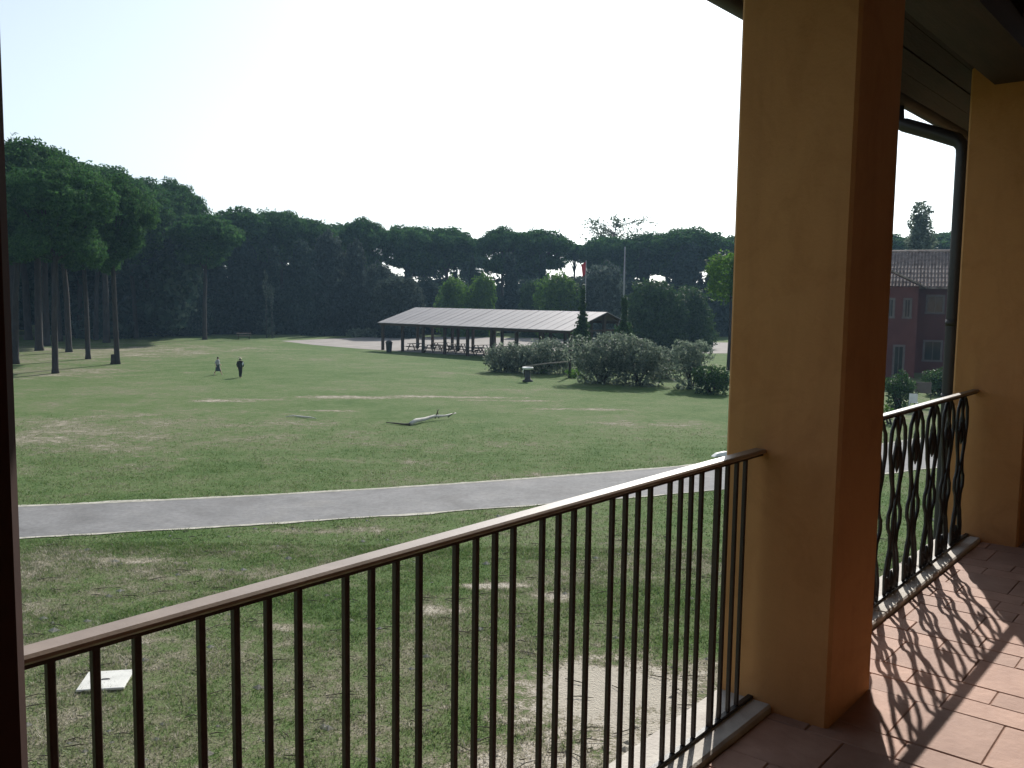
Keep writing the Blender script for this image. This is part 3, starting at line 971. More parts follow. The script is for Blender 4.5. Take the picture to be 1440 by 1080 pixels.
for y0, y1, e0 in ((0.02, DD, EH), (YR - .02, DD + .003, ZR)):  # dark boards added below the sheets to give the roof underside its shade
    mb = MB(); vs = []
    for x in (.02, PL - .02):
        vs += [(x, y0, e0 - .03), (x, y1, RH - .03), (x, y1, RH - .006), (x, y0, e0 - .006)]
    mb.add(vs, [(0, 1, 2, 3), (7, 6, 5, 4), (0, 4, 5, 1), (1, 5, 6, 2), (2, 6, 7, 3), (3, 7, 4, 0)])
    mb.obj('shade_board', 'pav_wood', PV)
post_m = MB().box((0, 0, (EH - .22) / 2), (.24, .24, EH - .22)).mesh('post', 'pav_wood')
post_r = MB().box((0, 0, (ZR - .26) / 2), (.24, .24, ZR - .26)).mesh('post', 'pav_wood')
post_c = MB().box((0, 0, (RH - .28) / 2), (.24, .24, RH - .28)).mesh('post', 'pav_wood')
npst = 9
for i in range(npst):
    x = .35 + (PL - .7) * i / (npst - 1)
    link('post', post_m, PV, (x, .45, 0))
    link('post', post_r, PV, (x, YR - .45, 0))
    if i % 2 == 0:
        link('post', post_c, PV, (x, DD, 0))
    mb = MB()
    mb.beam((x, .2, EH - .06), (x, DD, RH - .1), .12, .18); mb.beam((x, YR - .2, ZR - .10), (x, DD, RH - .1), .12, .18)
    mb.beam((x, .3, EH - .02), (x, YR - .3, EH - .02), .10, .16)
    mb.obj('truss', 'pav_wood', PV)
# picnic tables under the roof
def picnic_mesh():
    parts = {}
    for j in range(5):
        pass
    return parts
def picnic(label, loc, rz, group=None, mat='pav_wood'):
    t = thing('picnic_table', label, 'picnic table', loc, rz, group)
    for j in range(4):
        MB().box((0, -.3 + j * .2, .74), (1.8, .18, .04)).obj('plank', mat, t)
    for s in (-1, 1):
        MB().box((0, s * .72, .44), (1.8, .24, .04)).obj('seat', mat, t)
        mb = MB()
        mb.beam((s * .65, -.62, 0), (s * .65, -.2, .72), .06, .08); mb.beam((s * .65, .62, 0), (s * .65, .2, .72), .06, .08); mb.beam((s * .65, -.8, .40), (s * .65, .8, .40), .05, .08)
        mb.obj('leg_frame', mat, t)
    return t
pv_tab = picnic('dark wooden picnic table standing in the shade under the pavilion roof', (0, 0, 0), 0, 'picnic tables under the pavilion')
cnt = 0
for i in range(7):
    for y in (2.6, 6.2):
        q = pvA + Vector((math.cos(prz), math.sin(prz), 0)) * (3.2 + i * 3.0) + Vector((-math.sin(prz), math.cos(prz), 0)) * (y - .3 * (i % 2))
        t = pv_tab if cnt == 0 else copy_tree(pv_tab)
        t.location = q; t.rotation_euler = (0, 0, prz + math.pi / 2 + random.uniform(-.08, .08))
        cnt += 1
t = copy_tree(pv_tab); t.location = gp(343, 477); t.rotation_euler = (0, 0, .3); t['label'] = 'lone dark picnic table on the far grass by the forest edge'
if 'group' in t: del t['group']

# ------------------------------------------------------------------ small things on the lawn
def litter_bin(label, loc, h=1.0, mat='dark_bin', tilt=0.0):
    t = thing('litter_bin', label, 'bin', loc)
    MB().lathe([(.24, .05), (.27, .1), (.33, h * .72), (.34, h * .74)], 16).obj('bin_body', mat, t)
    MB().lathe([(.36, h * .75), (.37, h * .80), (.24, h * .93), (.05, h)], 16).obj('lid', mat, t)
    mb = MB()
    for a in (0.5, 2.6, 4.7):
        mb.beam((.22 * math.cos(a), .22 * math.sin(a), 0), (.22 * math.cos(a), .22 * math.sin(a), .12), .05, .05)
    mb.obj('foot', mat, t)
    return t
t = litter_bin('tall dark bin standing at the left front corner of the pavilion', gp(547, 495.5), 1.25)

t = thing('drinking_fountain', 'dark stone fountain pedestal with white basin top in front of the bushes', 'fountain', gp(742, 536.5))
MB().lathe([(.36, 0), (.36, .08), (.2, .16), (.17, .75), (.2, .82)], 12).obj('pedestal', 'dark_bin', t)
MB().lathe([(.2, .82), (.36, .86), (.38, .98), (.33, .98), (.28, .90), (.03, .89)], 16).obj('basin', 'white_paint', t)
MB().tube([(-.3, 0, .86), (-.33, 0, .62), (-.31, 0, .55)], .03, 6).obj('spout_pipe', 'white_paint', t)

t = thing('barrier_rail', 'dark post with long sloping pole beside the grey bushes', 'barrier', gp(801, 531))
pb = gp(801, 531); pe = gp(738, 531)
MB().lathe([(.13, 0), (.10, .1), (.09, 2.75), (.05, 2.8)], 10).obj('post', 'bark', t)
e = pe - pb
MB().tube([(0, 0, 1.15), (e.x * .5, e.y * .5 + .2, 1.0), (e.x * 1.0, e.y + .3, .78)], .045, 8).obj('pole', 'pale_bark', t)
MB().beam((e.x, e.y + .3, 0), (e.x, e.y + .3, .8), .06, .06).obj('support', 'bark', t)

# hatch cover
q = [gp(113, 960), gp(133, 971.5), gp(184, 962), gp(165, 946)]
c0 = sum(q, Vector()) / 4
t = thing('hatch_cover', 'white square concrete hatch cover lying in the near grass', 'hatch cover', c0, 0.18)
MB().box((0, 0, .03), (.64, .64, .035)).obj('cover', 'concrete', t, .008)
MB().tube([(-.06, 0, .047), (-.04, 0, .056), (.04, 0, .056), (.06, 0, .047)], .007, 6).obj('handle', 'iron', t)

# fallen branch
t = thing('fallen_branch', 'bleached fallen branch with dark thin end lying on the mid lawn', 'branch', gp(577, 599))
b0 = gp(577, 599); pts = [gp(577, 598.5), gp(585, 596.5), gp(597, 593.5), gp(610, 591.5), (gp(625, 590)), gp(641, 588)]
pts = [p_ - b0 for p_ in pts]
for i, p_ in enumerate(pts): p_.z = .09 + .05 * (i % 2) + .02 * i
MB().tube(pts, [.08, .10, .085, .07, .05, .025], 8).obj('bough', 'dead_wood', t)
pts = [gp(543, 596) - b0, gp(555, 597) - b0, gp(568, 598.5) - b0, gp(577, 598.6) - b0]
for p_ in pts: p_.z = .06
MB().tube(pts, [.02, .035, .045, .06], 7).obj('dark_end', 'dark_twig', t)
mb = MB()
for (u, v, w, h) in ((612, 591.5, 618, .55), (617, 591, 614, .5), (600, 593, 606, .3), (630, 589.5, 640, .3)):
    a_ = gp(u, v) - b0; b_ = gp(w, v - 1) - b0
    mb.tube([a_ + Vector((0, 0, .1)), (a_ + b_) / 2 + Vector((0, 0, h * .7)), b_ + Vector((0, 0, h))], [.03, .02, .008], 5)
mb.obj('twig', 'dark_twig', t)
t = thing('dead_stick', 'small pale curved stick on the lawn left of the larger branch', 'stick', gp(425, 589))
b0 = gp(425, 589); pts = [gp(402, 587.5) - b0, gp(412, 586.5) - b0, gp(425, 587.5) - b0, gp(436, 589) - b0, gp(445, 590) - b0]
for i, p_ in enumerate(pts): p_.z = .05 + .02 * (i % 2)
MB().tube(pts, [.012, .03, .04, .035, .01], 6).obj('bough', 'dead_wood', t)
t = thing('marker_stone', 'small white stone block beside the road right at the pillar edge', 'stone', gp(1012, 641.5), .5)
MB().add([(-.35, -.12, 0), (.35, -.12, 0), (.35, .12, 0), (-.35, .12, 0), (-.16, -.1, .13), (.32, -.1, .17), (.3, .1, .16), (-.14, .1, .12)], [(0, 3, 2, 1), (4, 5, 6, 7), (0, 1, 5, 4), (1, 2, 6, 5), (2, 3, 7, 6), (3, 0, 4, 7)]).obj('block', 'white_paint', t, .02)

# litter and pale pebbles on the near grass: nobody could count them
mb = MB()
rl = random.Random(11)
for i in range(420):
    y = 8.5 + 15 * rl.random() ** 1.3; x = rl.uniform(-.58, .5) * y
    up = float(np.interp(x, L_[:, 0], L_[:, 1]))
    if y > up - .2: continue
    s = rl.choice((.015, .02, .03, .05, .08)) * rl.uniform(.7, 1.3)
    a = rl.uniform(0, 3.14)
    mb.add([(x - s, y, .002), (x + s * .2, y - s * .8, .002), (x + s * 1.2, y + .1 * s, .003), (x, y + s * .8, .002), (x + .1 * s, y, s * .6)], [(0, 1, 4), (1, 2, 4), (2, 3, 4), (3, 0, 4)])
o = mb.obj('pebbles', 'gravel'); o['kind'] = 'stuff'; tag(o, 'pale pebbles and dry bits scattered over the near grass', 'pebbles')

mb = MB()
for i in range(330):
    y = 8.5 + 13 * rl.random() ** 1.2; x = rl.uniform(-.58, .5) * y
    if y > float(np.interp(x, L_[:, 0], L_[:, 1])) - .2: continue
    a = rl.gauss(0, .45); L = rl.uniform(.08, .45)
    dx, dy = math.cos(a) * L, math.sin(a) * L
    mb.tube([(x, y, .02), (x + dx * .5 + rl.uniform(-.03, .03), y + dy * .5 + rl.uniform(-.05, .05), .035), (x + dx, y + dy, .02)], [.007, .009, .003], 4, False)
o = mb.obj('dry_twigs', 'dark_twig'); o['kind'] = 'stuff'; tag(o, 'thin dark twigs strewn over the near grass', 'twigs')

# ------------------------------------------------------------------ people
def skin_body(verts, edges, name, mat, parent, root=0, sub=1):
    me = bpy.data.meshes.new(name)
    bm = bmesh.new()
    lay = bm.verts.layers.skin.verify()
    bv = []
    for i, (co, r) in enumerate(verts):
        v = bm.verts.new(co)
        rr = r if isinstance(r, tuple) else (r, r)
        v[lay].radius = rr
        v[lay].use_root = (i == root)
        bv.append(v)
    for a, b_ in edges:
        bm.edges.new((bv[a], bv[b_]))
    bm.to_mesh(me); bm.free()
    o = bpy.data.objects.new('tmp', me)
    COL.objects.link(o)
    md = o.modifiers.new('s', 'SKIN'); md.use_smooth_shade = True
    ms = o.modifiers.new('u', 'SUBSURF'); ms.levels = sub; ms.render_levels = sub
    bpy.context.view_layer.update()
    dg = bpy.context.evaluated_depsgraph_get()
    m2 = bpy.data.meshes.new_from_object(o.evaluated_get(dg))
    bpy.data.objects.remove(o)
    m2.materials.clear(); m2.materials.append(MATS[mat])
    return link(name, m2, parent)

def person(label, loc, rz, H, stride, armL, armR, bodymat, female):
    """a walking figure facing local +x; units scaled so that the figure is H tall"""
    t = thing('person', label, 'person', loc, rz)
    k = H / 1.75
    t.scale = (k, k, k)
    sw = .17 if female else .20
    V_ = [((0, 0, .96), (.13, .15)), ((0, 0, 1.12), (.10, .13)), ((.01, 0, 1.30), (.12, .16)), ((.01, 0, 1.42), (.07, .11)), ((.02, 0, 1.50), .05), ((.035, 0, 1.60), (.075, .075)), ((.035, 0, 1.68), (.07, .068)),
          ]
    E_ = [(0, 1), (1, 2), (2, 3), (3, 4), (4, 5), (5, 6)]
    hands = []
    for s, sd in ((1, stride), (-1, -stride)):
        b = len(V_)
        kx = sd * .16 + .05
        V_ += [((0, s * .09, .90), .085), ((kx, s * .10, .50), .055), ((sd * .34 - .02, s * .10, .10), .038), ((sd * .34 + .06, s * .11, .035), .032), ((sd * .34 + .15, s * .12, .03), .024)]
        E_ += [(0, b), (b, b + 1), (b + 1, b + 2), (b + 2, b + 3), (b + 3, b + 4)]
    for s, (e, h) in ((1, armL), (-1, armR)):
        b = len(V_)
        V_ += [((.01, s * sw, 1.41), .05), (e, .036), (h, .024), ]
        hv = (Vector(h) - Vector(e)).normalized()
        pm = Vector(h) + hv * .06
        V_.append((tuple(pm), (.030, .018)))
        E_ += [(3, b), (b, b + 1), (b + 1, b + 2), (b + 2, b + 3)]
        side = Vector((0, 1, 0)).cross(hv).normalized()
        for fi in range(4):
            o_ = side * ((fi - 1.5) * .019)
            L = (.07, .08, .075, .06)[fi]
            c = len(V_)
            V_ += [(tuple(pm + o_ + hv * .035), .0085), (tuple(pm + o_ + hv * (.035 + L * .6) + Vector((.006, 0, 0))), .0078), (tuple(pm + o_ + hv * (.03 + L) + Vector((.02, 0, 0))), .0065)]
            E_ += [(b + 3, c), (c, c + 1), (c + 1, c + 2)]
        c = len(V_)
        V_ += [(tuple(pm + side * -.035 + hv * .0), .010), (tuple(pm + side * -.05 + hv * .04), .008)]
        E_ += [(b + 2, c), (c, c + 1)]
    body = skin_body(V_, E_, 'body', 'skin', t)
    # face
    MB().tube([(.105, 0, 1.62), (.128, 0, 1.595), (.108, 0, 1.585)], [.006, .012, .008], 6).obj('nose', 'skin', body)
    for s in (-1, 1):
        MB().lathe([(.001, -.011), (.009, -.006), (.011, 0), (.009, .006), (.001, .011)], 8, (.098, s * .03, 1.63)).obj('eye', 'hair', body)
        MB().tube([(.03, s * .076, 1.58), (.02, s * .084, 1.61), (.035, s * .08, 1.64)], .012, 6).obj('ear', 'skin', body)
    MB().tube([(.103, -.022, 1.555), (.109, 0, 1.553), (.103, .022, 1.555)], .005, 5).obj('mouth', 'flag_red', body)
    return t

def shell(rings, name, mat, parent, n=14, jag=0.0):
    """cloth tube through elliptical rings (cx, cy, z, rx, ry)"""
    mb = MB(); vs, fs = [], []
    for (cx, cy, z, rx, ry) in rings:
        for k_ in range(n):
            a = 2 * math.pi * k_ / n
            w = 1 + jag * math.sin(a * 5 + z * 3)
            vs.append((cx + rx * w * math.cos(a), cy + ry * w * math.sin(a), z))
    for i in range(len(rings) - 1):
        for k_ in range(n):
            fs.append((i * n + k_, i * n + (k_ + 1) % n, (i + 1) * n + (k_ + 1) % n, (i + 1) * n + k_))
    mb.add(vs, fs, True)
    return mb.obj(name, mat, parent)

pA = gp(306.5, 527)
HA = hz(306.5, 501.5, pA.y)
t = person('person with short dark hair in grey top and long slate shorts, walking right', pA, math.radians(-15), HA, 1.0,
           ((-.02, .27, 1.15), (.14, .24, .98)), ((-.10, -.27, 1.13), (-.02, -.28, .90)), 'cloth_grey', True)
shell([(0, 0, .92, .15, .18), (0, 0, 1.05, .14, .17), (.01, 0, 1.30, .155, .195), (.01, 0, 1.43, .11, .17), (.015, 0, 1.49, .065, .075)], 'shirt', 'cloth_grey', t)
for s, e in ((1, (-.02, .27, 1.15)), (-1, (-.10, -.27, 1.13))):
    MB().tube([(.01, s * .14, 1.42), (0, s * .20, 1.36), e], [.07, .066, .062], 8, caps=False).obj('sleeve', 'cloth_grey', t)
shell([(0.02, 0, .36, .30, .19), (0.02, 0, .45, .27, .19), (0, 0, .70, .20, .185), (0, 0, .90, .165, .185), (0, 0, 1.00, .15, .175)], 'skirt', 'cloth_slate', t, jag=.06)
MB().lathe([(.03, 1.56 - 1.56), (.085, .02), (.095, .09), (.08, .15), (.03, .185)], 12, (.015, 0, 1.55)).obj('hair', 'hair', t)
MB().box((.06, .15, 1.12), (.10, .16, .12)).obj('white_bundle', 'cloth_white', t, .02)

pB = gp(338, 531)
HB = hz(339, 503, pB.y)
t = person('person all in black with pale straw hat and white bag, walking away', pB, math.radians(80), HB, .35,
           ((-.02, .29, 1.15), (.04, .27, .92)), ((.02, -.30, 1.16), (.12, -.22, .96)), 'cloth_black', False)
shell([(0, 0, .84, .17, .21), (0, 0, 1.0, .165, .20), (.01, 0, 1.30, .17, .225), (.01, 0, 1.43, .12, .19), (.015, 0, 1.50, .07, .08)], 'jacket', 'cloth_black', t)
for s, e, h in ((1, (-.02, .29, 1.15), (.04, .27, .94)), (-1, (.02, -.30, 1.16), (.12, -.22, .98))):
    MB().tube([(.01, s * .15, 1.42), (0, s * .22, 1.36), e, h], [.08, .076, .062, .05], 8, caps=False).obj('sleeve', 'cloth_black', t)
for s, sd in ((1, .35), (-1, -.35)):
    MB().tube([(0, s * .09, .95), (sd * .16 + .05, s * .10, .50), (sd * .34 - .02, s * .10, .08)], [.115, .085, .07], 9, caps=False).obj('trouser_leg', 'cloth_black', t)
MB().lathe([(.17, 1.665), (.17, 1.672), (.09, 1.68), (.085, 1.76), (.05, 1.785)], 16, (.03, 0, 0)).obj('hat', 'straw', t)
MB().lathe([(.04, 0), (.092, .03), (.092, .10), (.07, .13)], 12, (.01, 0, 1.55)).obj('hair', 'hair', t)
MB().box((-.05, -.27, 1.22), (.12, .09, .24)).obj('shoulder_bag', 'cloth_white', t, .03)

# ------------------------------------------------------------------ stone pines of the left grove
NEAR = [make_pine(17.8, 5.6, 7.6, 62, .145, .31, (0.4, .2), 20, flat=.72), make_pine(16.2, 5.0, 6.8, 62, .145, .31, (-0.5, .3), 19, flat=.72), make_pine(17.0, 5.2, 8.6, 62, .145, .27, (0.9, -.4), 21, flat=.8)]
grove = [  # px, py of the foot, py of the top, kind, width factor, label
    (78, 525, 224, 0, .85, 'nearest stone pine of the left grove, thick dark trunk flared at its foot'),
    (165, 512, 250, 1, .78, 'stone pine at the right front of the grove, straight trunk with short stump beside it'),
    (124, 505, 232, 2, .80, 'stone pine between the two front trunks of the left grove, slightly behind them'),
    (97, 495, 222, 0, .9, 'stone pine a little behind and right of the nearest grove trunk'),
    (55, 493, 208, 1, 1.0, 'stone pine behind and left of the nearest grove trunk'),
    (22, 512, 196, 2, .95, 'stone pine at the far left beside the dark pillar edge'),
    (20, 488, 203, 0, 1.0, 'tall stone pine in the second row behind the far left trunk'),
    (150, 482, 236, 1, 1.0, 'stone pine whose trunk stands behind the right front trunk'),
    (192, 476, 248, 2, .9, 'stone pine right of the grove front with crown jutting toward the sky'),
    (240, 470, 252, 0, .72, 'outermost right stone pine of the left grove, lighter drooping crown edge'),
    (82, 480, 214, 1, 1.1, 'stone pine showing between the nearest grove trunk and the one right of it, far back'), (112, 474, 228, 2, 1.1, 'stone pine far back between the two right hand front trunks'), (40, 478, 206, 0, 1.1, 'stone pine far back left of the nearest grove trunk'), (172, 470, 243, 0, 1.0, 'stone pine in deep shade just right of the right front trunk'), (66, 486, 215, 1, .9, 'stone pine mostly beyond the dark pillar edge, front row'), (135, 478, 235, 2, .9, 'stone pine mostly beyond the dark pillar edge, back row'), (5, 482, 205, 2, 1., 'stone pine far back below the outermost right crown'), (95, 470, 222, 0, 1., 'stone pine back left of the nearest grove trunk, partly covered by it'), (-30, 500, 200, 1, 1.1, 'stone pine in the back row just left of the right front trunk'), (-60, 480, 200, 2, 1.2, 'stone pine in the back row close to the dark pillar edge'), (210, 472, 255, 1, .9, 'stone pine directly behind the slightly set back grove trunk')]
for i, (px, py, ty, kd, wf, lab) in enumerate(grove):
    q = gp(px, py)
    h = hz(px, ty, q.y)
    h0 = (17.8, 16.2, 17.0)[kd]
    sz = h / h0
    place_tree(NEAR[kd], 'stone_pine', lab or 'stone pine deeper in the shade of the left grove', 'tree', q, (sz * wf, sz * wf, sz), i * 1.3, 'stone pines of the left grove')
t = thing('tree_stump', 'short stump against the foot of the right front pine trunk', 'stump', gp(159.5, 512))
MB().lathe([(.26, 0), (.2, .15), (.17, .75), (.12, .78)], 9).obj('stump_wood', 'bark', t)

# ------------------------------------------------------------------ the far row
FAR = [make_pine(19, 6.2, 6.6, 26, .25, .40, (0.3, .2), 18), make_pine(18, 5.6, 7.2, 26, .25, .38, (-.5, 0), 17, flat=.75), make_pine(19.5, 7.0, 7.0, 24, .25, .42, (0.6, .3), 20, flat=.7), make_pine(17, 3.8, 3.0, 22, .25, .28, (0.2, .1), 9, flat=.5)]
FH = (19, 18, 19.5, 17); FR = (6.2, 5.6, 7.0, 3.8)
EV = [make_evergreen(13, 4.2, 24, .23), make_evergreen(15, 3.6, 24, .23, prof=lambda t: (1 - t) ** .6 * (.8 + .2 * math.sin(t * 9))), make_evergreen(9, 4.2, 26, .21, prof=lambda t: math.sqrt(max(0.02, 1 - (t * 1.05 - .15) ** 2 * 1.2)))]
EV += [make_evergreen(13, 4.0, 24, .23, 'grey_leaf', n=30), make_evergreen(9, 4.2, 26, .21, 'grey_leaf', n=24, prof=lambda t: math.sqrt(max(0.02, 1 - (t * 1.05 - .3) ** 2 * 1.7))),
       make_evergreen(12, 1.6, 10, .20, 'grey_leaf', n=16, core=False, prof=lambda t: .6 + .4 * math.sin(t * 11), trunk_r=.12)]
EH_ = (13, 15, 9, 13, 9, 12); ER = (4.2, 3.6, 4.2, 4.0, 4.2, 1.6)

GR = [make_evergreen(9, 3.6, 28, .19, 'green_leaf', n=26, prof=lambda t: max(.08, 1 - abs((t - .38) / .66) ** 1.9) ** .75), make_evergreen(8, 4.2, 28, .19, 'shrub_leaf', prof=lambda t: math.sqrt(max(0.02, 1 - (t * 1.1 - .35) ** 2 * 1.7)))]
def far_pine(px, ty, dist, wpx, kd, label, rz=0.0, group='umbrella pines along the far forest edge'):
    q = gz(px, dist)
    sz = hz(px, ty, dist) / FH[kd]
    w = wpx / FPX * dist / 2 / FR[kd] * 1.06
    return place_tree(FAR[kd], 'umbrella_pine', label, 'tree', q, (w, w, sz), rz, group)
def bushy(kinds_, Hs, Rs, name, px, ty, dist, wpx, kd, label, rz=0.0, group=None):
    q = gz(px, dist)
    sz = hz(px, ty, dist) / Hs[kd]
    w = wpx / FPX * dist / 2 / Rs[kd]
    return place_tree(kinds_[kd], name, label, 'tree', q, (w, w, sz), rz, group)
rows = [(287, 303, 112, 92, 0, 'rounded umbrella pine with lit right edge just right of the left grove'),
        (338, 293, 138, 96, 1, 'tallest umbrella pine of the far left forest edge'),
        (398, 298, 142, 90, 2, 'umbrella pine right of the tallest far left one'),
        (437, 309, 146, 70, 0, 'umbrella pine above the dark forest wall, before the grey crowns'),
        (511, 308, 152, 74, 1, 'umbrella pine with raised crown left above the pavilion end'),
        (568, 319, 158, 92, 2, 'broad flat umbrella pine above the pavilion left end'),
        (626, 321, 160, 92, 0, 'broad umbrella pine right of the flat one, sky gaps under it'),
        (706, 320, 158, 70, 1, 'dense umbrella pine over the pavilion middle'),
        (762, 324, 160, 84, 0, 'umbrella pine left of the bright sky gap'),
        (808, 343, 172, 50, 3, 'small low umbrella pine within the bright sky gap'),
        (848, 334, 166, 72, 2, 'umbrella pine below the wispy bare treetop'),
        (905, 329, 160, 84, 0, 'umbrella pine behind the tall bare pole, right side'),
        (965, 322, 156, 112, 2, 'widest umbrella pine near the ochre pillar'),
        (1030, 333, 158, 84, 1, 'umbrella pine partly hidden by the ochre pillar')]
for i, rw in enumerate(rows):
    far_pine(*rw[:5], rw[5], i * 1.1)
for i, (px, ty, dist, w, kd, lb) in enumerate([(362, 312, 165, 110, 1, 'behind the tallest far left pines'), (470, 316, 170, 100, 0, 'behind the grey green skyline evergreen'), (880, 344, 184, 80, 1, 'in the gap behind the bare pole'), (598, 346, 182, 74, 0, 'low between the two broad pines left of the pavilion middle'), (738, 350, 182, 60, 1, 'low between the dense pine and the one by the bright gap'), (662, 350, 184, 50, 1, 'low under the gap right of the two broad pines'),
        (935, 338, 180, 90, 2, 'between the widest pine and the one behind the pole'), (300, 312, 165, 110, 2, 'behind the rounded pine beside the grove'),
        (1240, 330, 160, 120, 1, 'left of the poplar, above the red house'), (1330, 328, 165, 130, 0, 'right of the poplar, above the red house'), (1150, 330, 160, 130, 2, 'hidden behind the ochre pillar')]):
    far_pine(px, ty, dist, w, kd, 'second row umbrella pine ' + lb, i * .8)
evs = [(262, 345, 122, 70, 0, 'dark bushy evergreen in the shade right of the grove'),
       (305, 338, 128, 76, 1, 'dark evergreen under the rounded umbrella pine'),
       (345, 330, 132, 80, 0, 'tall dark evergreen under the tallest far pine'),
       (385, 342, 130, 66, 1, 'dark evergreen with pale dead sprigs left of the grey crowns'),
       (425, 335, 134, 76, 0, 'dark evergreen in the middle of the left forest wall'),
       (462, 320, 138, 76, 3, 'grey green evergreen reaching the skyline'),
       (500, 334, 137, 60, 3, 'grey evergreen left behind the pavilion corner'),
       (535, 372, 134, 66, 4, 'lower grey evergreen just left of the pavilion ridge'),
       (560, 390, 126, 76, 4, 'round grey green tree above the pavilion left slope'),
       (602, 388, 140, 60, 0, 'dark evergreen left of the pale green trees'),
       (573, 366, 150, 26, 1, 'thin ivy clad trunk standing in the sky gap left of the pale green trees'),
       (664, 356, 150, 26, 1, 'thin ivy clad trunk between the two pale green trees'),
       (640, 372, 156, 30, 1, 'thin dark evergreen behind the left pale green tree'),
       (374, 372, 119, 13, 5, 'thin pale sprigged sapling against the dark left forest wall'),
       (382, 392, 118, 12, 5, 'shorter pale sapling touching the thin one in the dark left wall'),
       (716, 352, 148, 56, 1, 'tall dark ivy clad trunk mass over the pavilion middle'),
       (762, 352, 150, 34, 1, 'narrow dark ivy clad trunk right of the middle mass'),
       (846, 372, 132, 90, 4, 'large round dark tree behind the flagpole'),
       (905, 345, 150, 60, 1, 'tall dark evergreen left of the bright gap near the pillar'),
       (962, 340, 150, 84, 0, 'big dark evergreen behind the round green trees'),
       (1010, 350, 148, 70, 0, 'dark evergreen beside the pillar edge'),
       (1300, 345, 140, 150, 0, 'dark hedge like evergreen behind the red house roof')]
for i, rw in enumerate(evs):
    bushy(EV, EH_, ER, 'evergreen_tree', *rw[:5], rw[5], i * .9, 'dark evergreens at the forest edge')
grs = [(637, 388, 132, 44, 0, 'yellow green young tree behind the pavilion ridge, left one', 'green_tree'),
       (678, 384, 134, 40, 0, 'pale green young tree behind the pavilion ridge, right one', 'green_tree'),
       (786, 382, 130, 60, 0, 'mid green tree left of the red flag', 'green_tree'),
       (745, 398, 134, 40, 1, 'dull green bush above the pavilion roof middle', 'green_tree'),
       (922, 398, 104, 86, 1, 'round dark green tree left of its twin, right of the pole', 'round_tree'),
       (972, 406, 108, 76, 1, 'round green tree between its twin and the pillar', 'round_tree')]
for i, rw in enumerate(grs):
    bushy(GR, (9, 8), (3.2, 4.2), rw[6], *rw[:5], rw[5], i * 1.7)

# the wood behind, one mass
Cs, Ns, Ss = [], [], []
def mass(px0, px1, d0, d1, ty, n, seed):
    r = np.random.default_rng(seed)
    puffs = []
    for i in range(n):
        px = r.uniform(px0, px1); d = r.uniform(d0, d1)
        q = gz(px, d)
        top = hz(px, ty, d)
        z = r.uniform(.0, 1.0) * top
        rx = r.uniform(2.2, 3.6)
        puffs.append((q.x, q.y, min(z, top - rx * .8), rx, rx * r.uniform(.7, 1.0)))
    for i in range(0, len(puffs), 10):
        C, Nn, S = puff_leaves(puffs[i:i + 10], 5.0, .48)
        Cs.append(C); Ns.append(Nn); Ss.append(S)
mass(-120, 515, 150, 175, 318, 190, 1)
mass(-160, 250, 112, 140, 262, 190, 2)
mass(515, 1110, 165, 180, 391, 130, 3)
mass(1120, 1480, 150, 165, 345, 60, 4)
C = np.concatenate(Cs); C[:, 2] = np.maximum(C[:, 2], .1)
o = link('forest', leaf_mesh('forest', C, np.concatenate(Ns), np.concatenate(Ss), 'dark_leaf'))
o['kind'] = 'stuff'; tag(o, 'dark wood behind the front rows of trees, one far mass', 'forest')

# low scrub and earth along the forest edge
def shrub(name, label, cat, px, py, ty, wpx, leaf, dens=60, size=.11, n=14, flat=.75, group=None, dist=None, seed=0, asp=.4):
    q = gp(px, py)
    h = hz(px, ty, q.y); w = wpx / FPX * q.y / 2
    r = random.Random(seed + int(px))
    puffs = []
    for i in range(n):
        a = i * 2.39996; rr = w * .68 * math.sqrt((i + .3) / n)
        pr = w * r.uniform(.26, .40)
        pz = min(pr, h * .42) * r.uniform(.85, 1.15)
        z = max(pz * .8, (h - pz) * (1 - (rr / w) ** 2 * .55) * r.uniform(.55, 1.0))
        puffs.append((rr * math.cos(a), rr * math.sin(a) * flat, min(z, h - pz), pr, pz))
    C, Nn, S = puff_leaves(puffs, dens, size, .6)
    k = len(C) // 4
    a = rng.uniform(0, 6.283, k); rr = w * .7 * np.sqrt(rng.random(k))
    C = np.concatenate([C, np.stack([rr * np.cos(a), rr * np.sin(a) * flat, h * .62 * rng.random(k)], 1)])
    Nn = np.concatenate([Nn, rng.normal(size=(k, 3))]); S = np.concatenate([S, np.full(k, size * 1.5)])
    C[:, 2] = np.maximum(C[:, 2], .04)
    t = thing(name, label, cat, q, 0, group)
    link('foliage', leaf_mesh('foliage', C, Nn, S, leaf, asp), t)
    mb = MB()
    for i, pf in enumerate(puffs[::2]):
        limb(mb, (random.uniform(-.2, .2), random.uniform(-.2, .2), 0), (pf[0], pf[1], pf[2]), .06, .02, .06, 4, 5)
    mb.obj('stem', 'bark', t)
    return t
G1 = 'grey green bushes in front of the pavilion'
shrub('bush', 'low broad grey green bush before the pavilion right half', 'bush', 716, 523, 478, 82, 'olive_leaf', group=G1, seed=1)
shrub('bush', 'grey green bush between the broad low one and the cypress', 'bush', 768, 525, 472, 88, 'olive_leaf', group=G1, seed=2)
shrub('bush', 'tall grey bush right of the cypress, left half of the big clump', 'bush', 846, 539, 459, 102, 'olive_leaf', n=18, group=G1, seed=3)
shrub('bush', 'tall grey bush forming the right half of the big clump', 'bush', 898, 542, 463, 98, 'olive_leaf', n=18, group=G1, seed=4)
shrub('bush', 'small grey bush in the gap behind the two clumps', 'bush', 934, 532, 478, 64, 'olive_leaf', group=G1, seed=5)
shrub('bush', 'upright pale topped bush with bare stem at its foot', 'bush', 970, 547, 466, 66, 'olive_leaf', n=16, group=G1, seed=6)
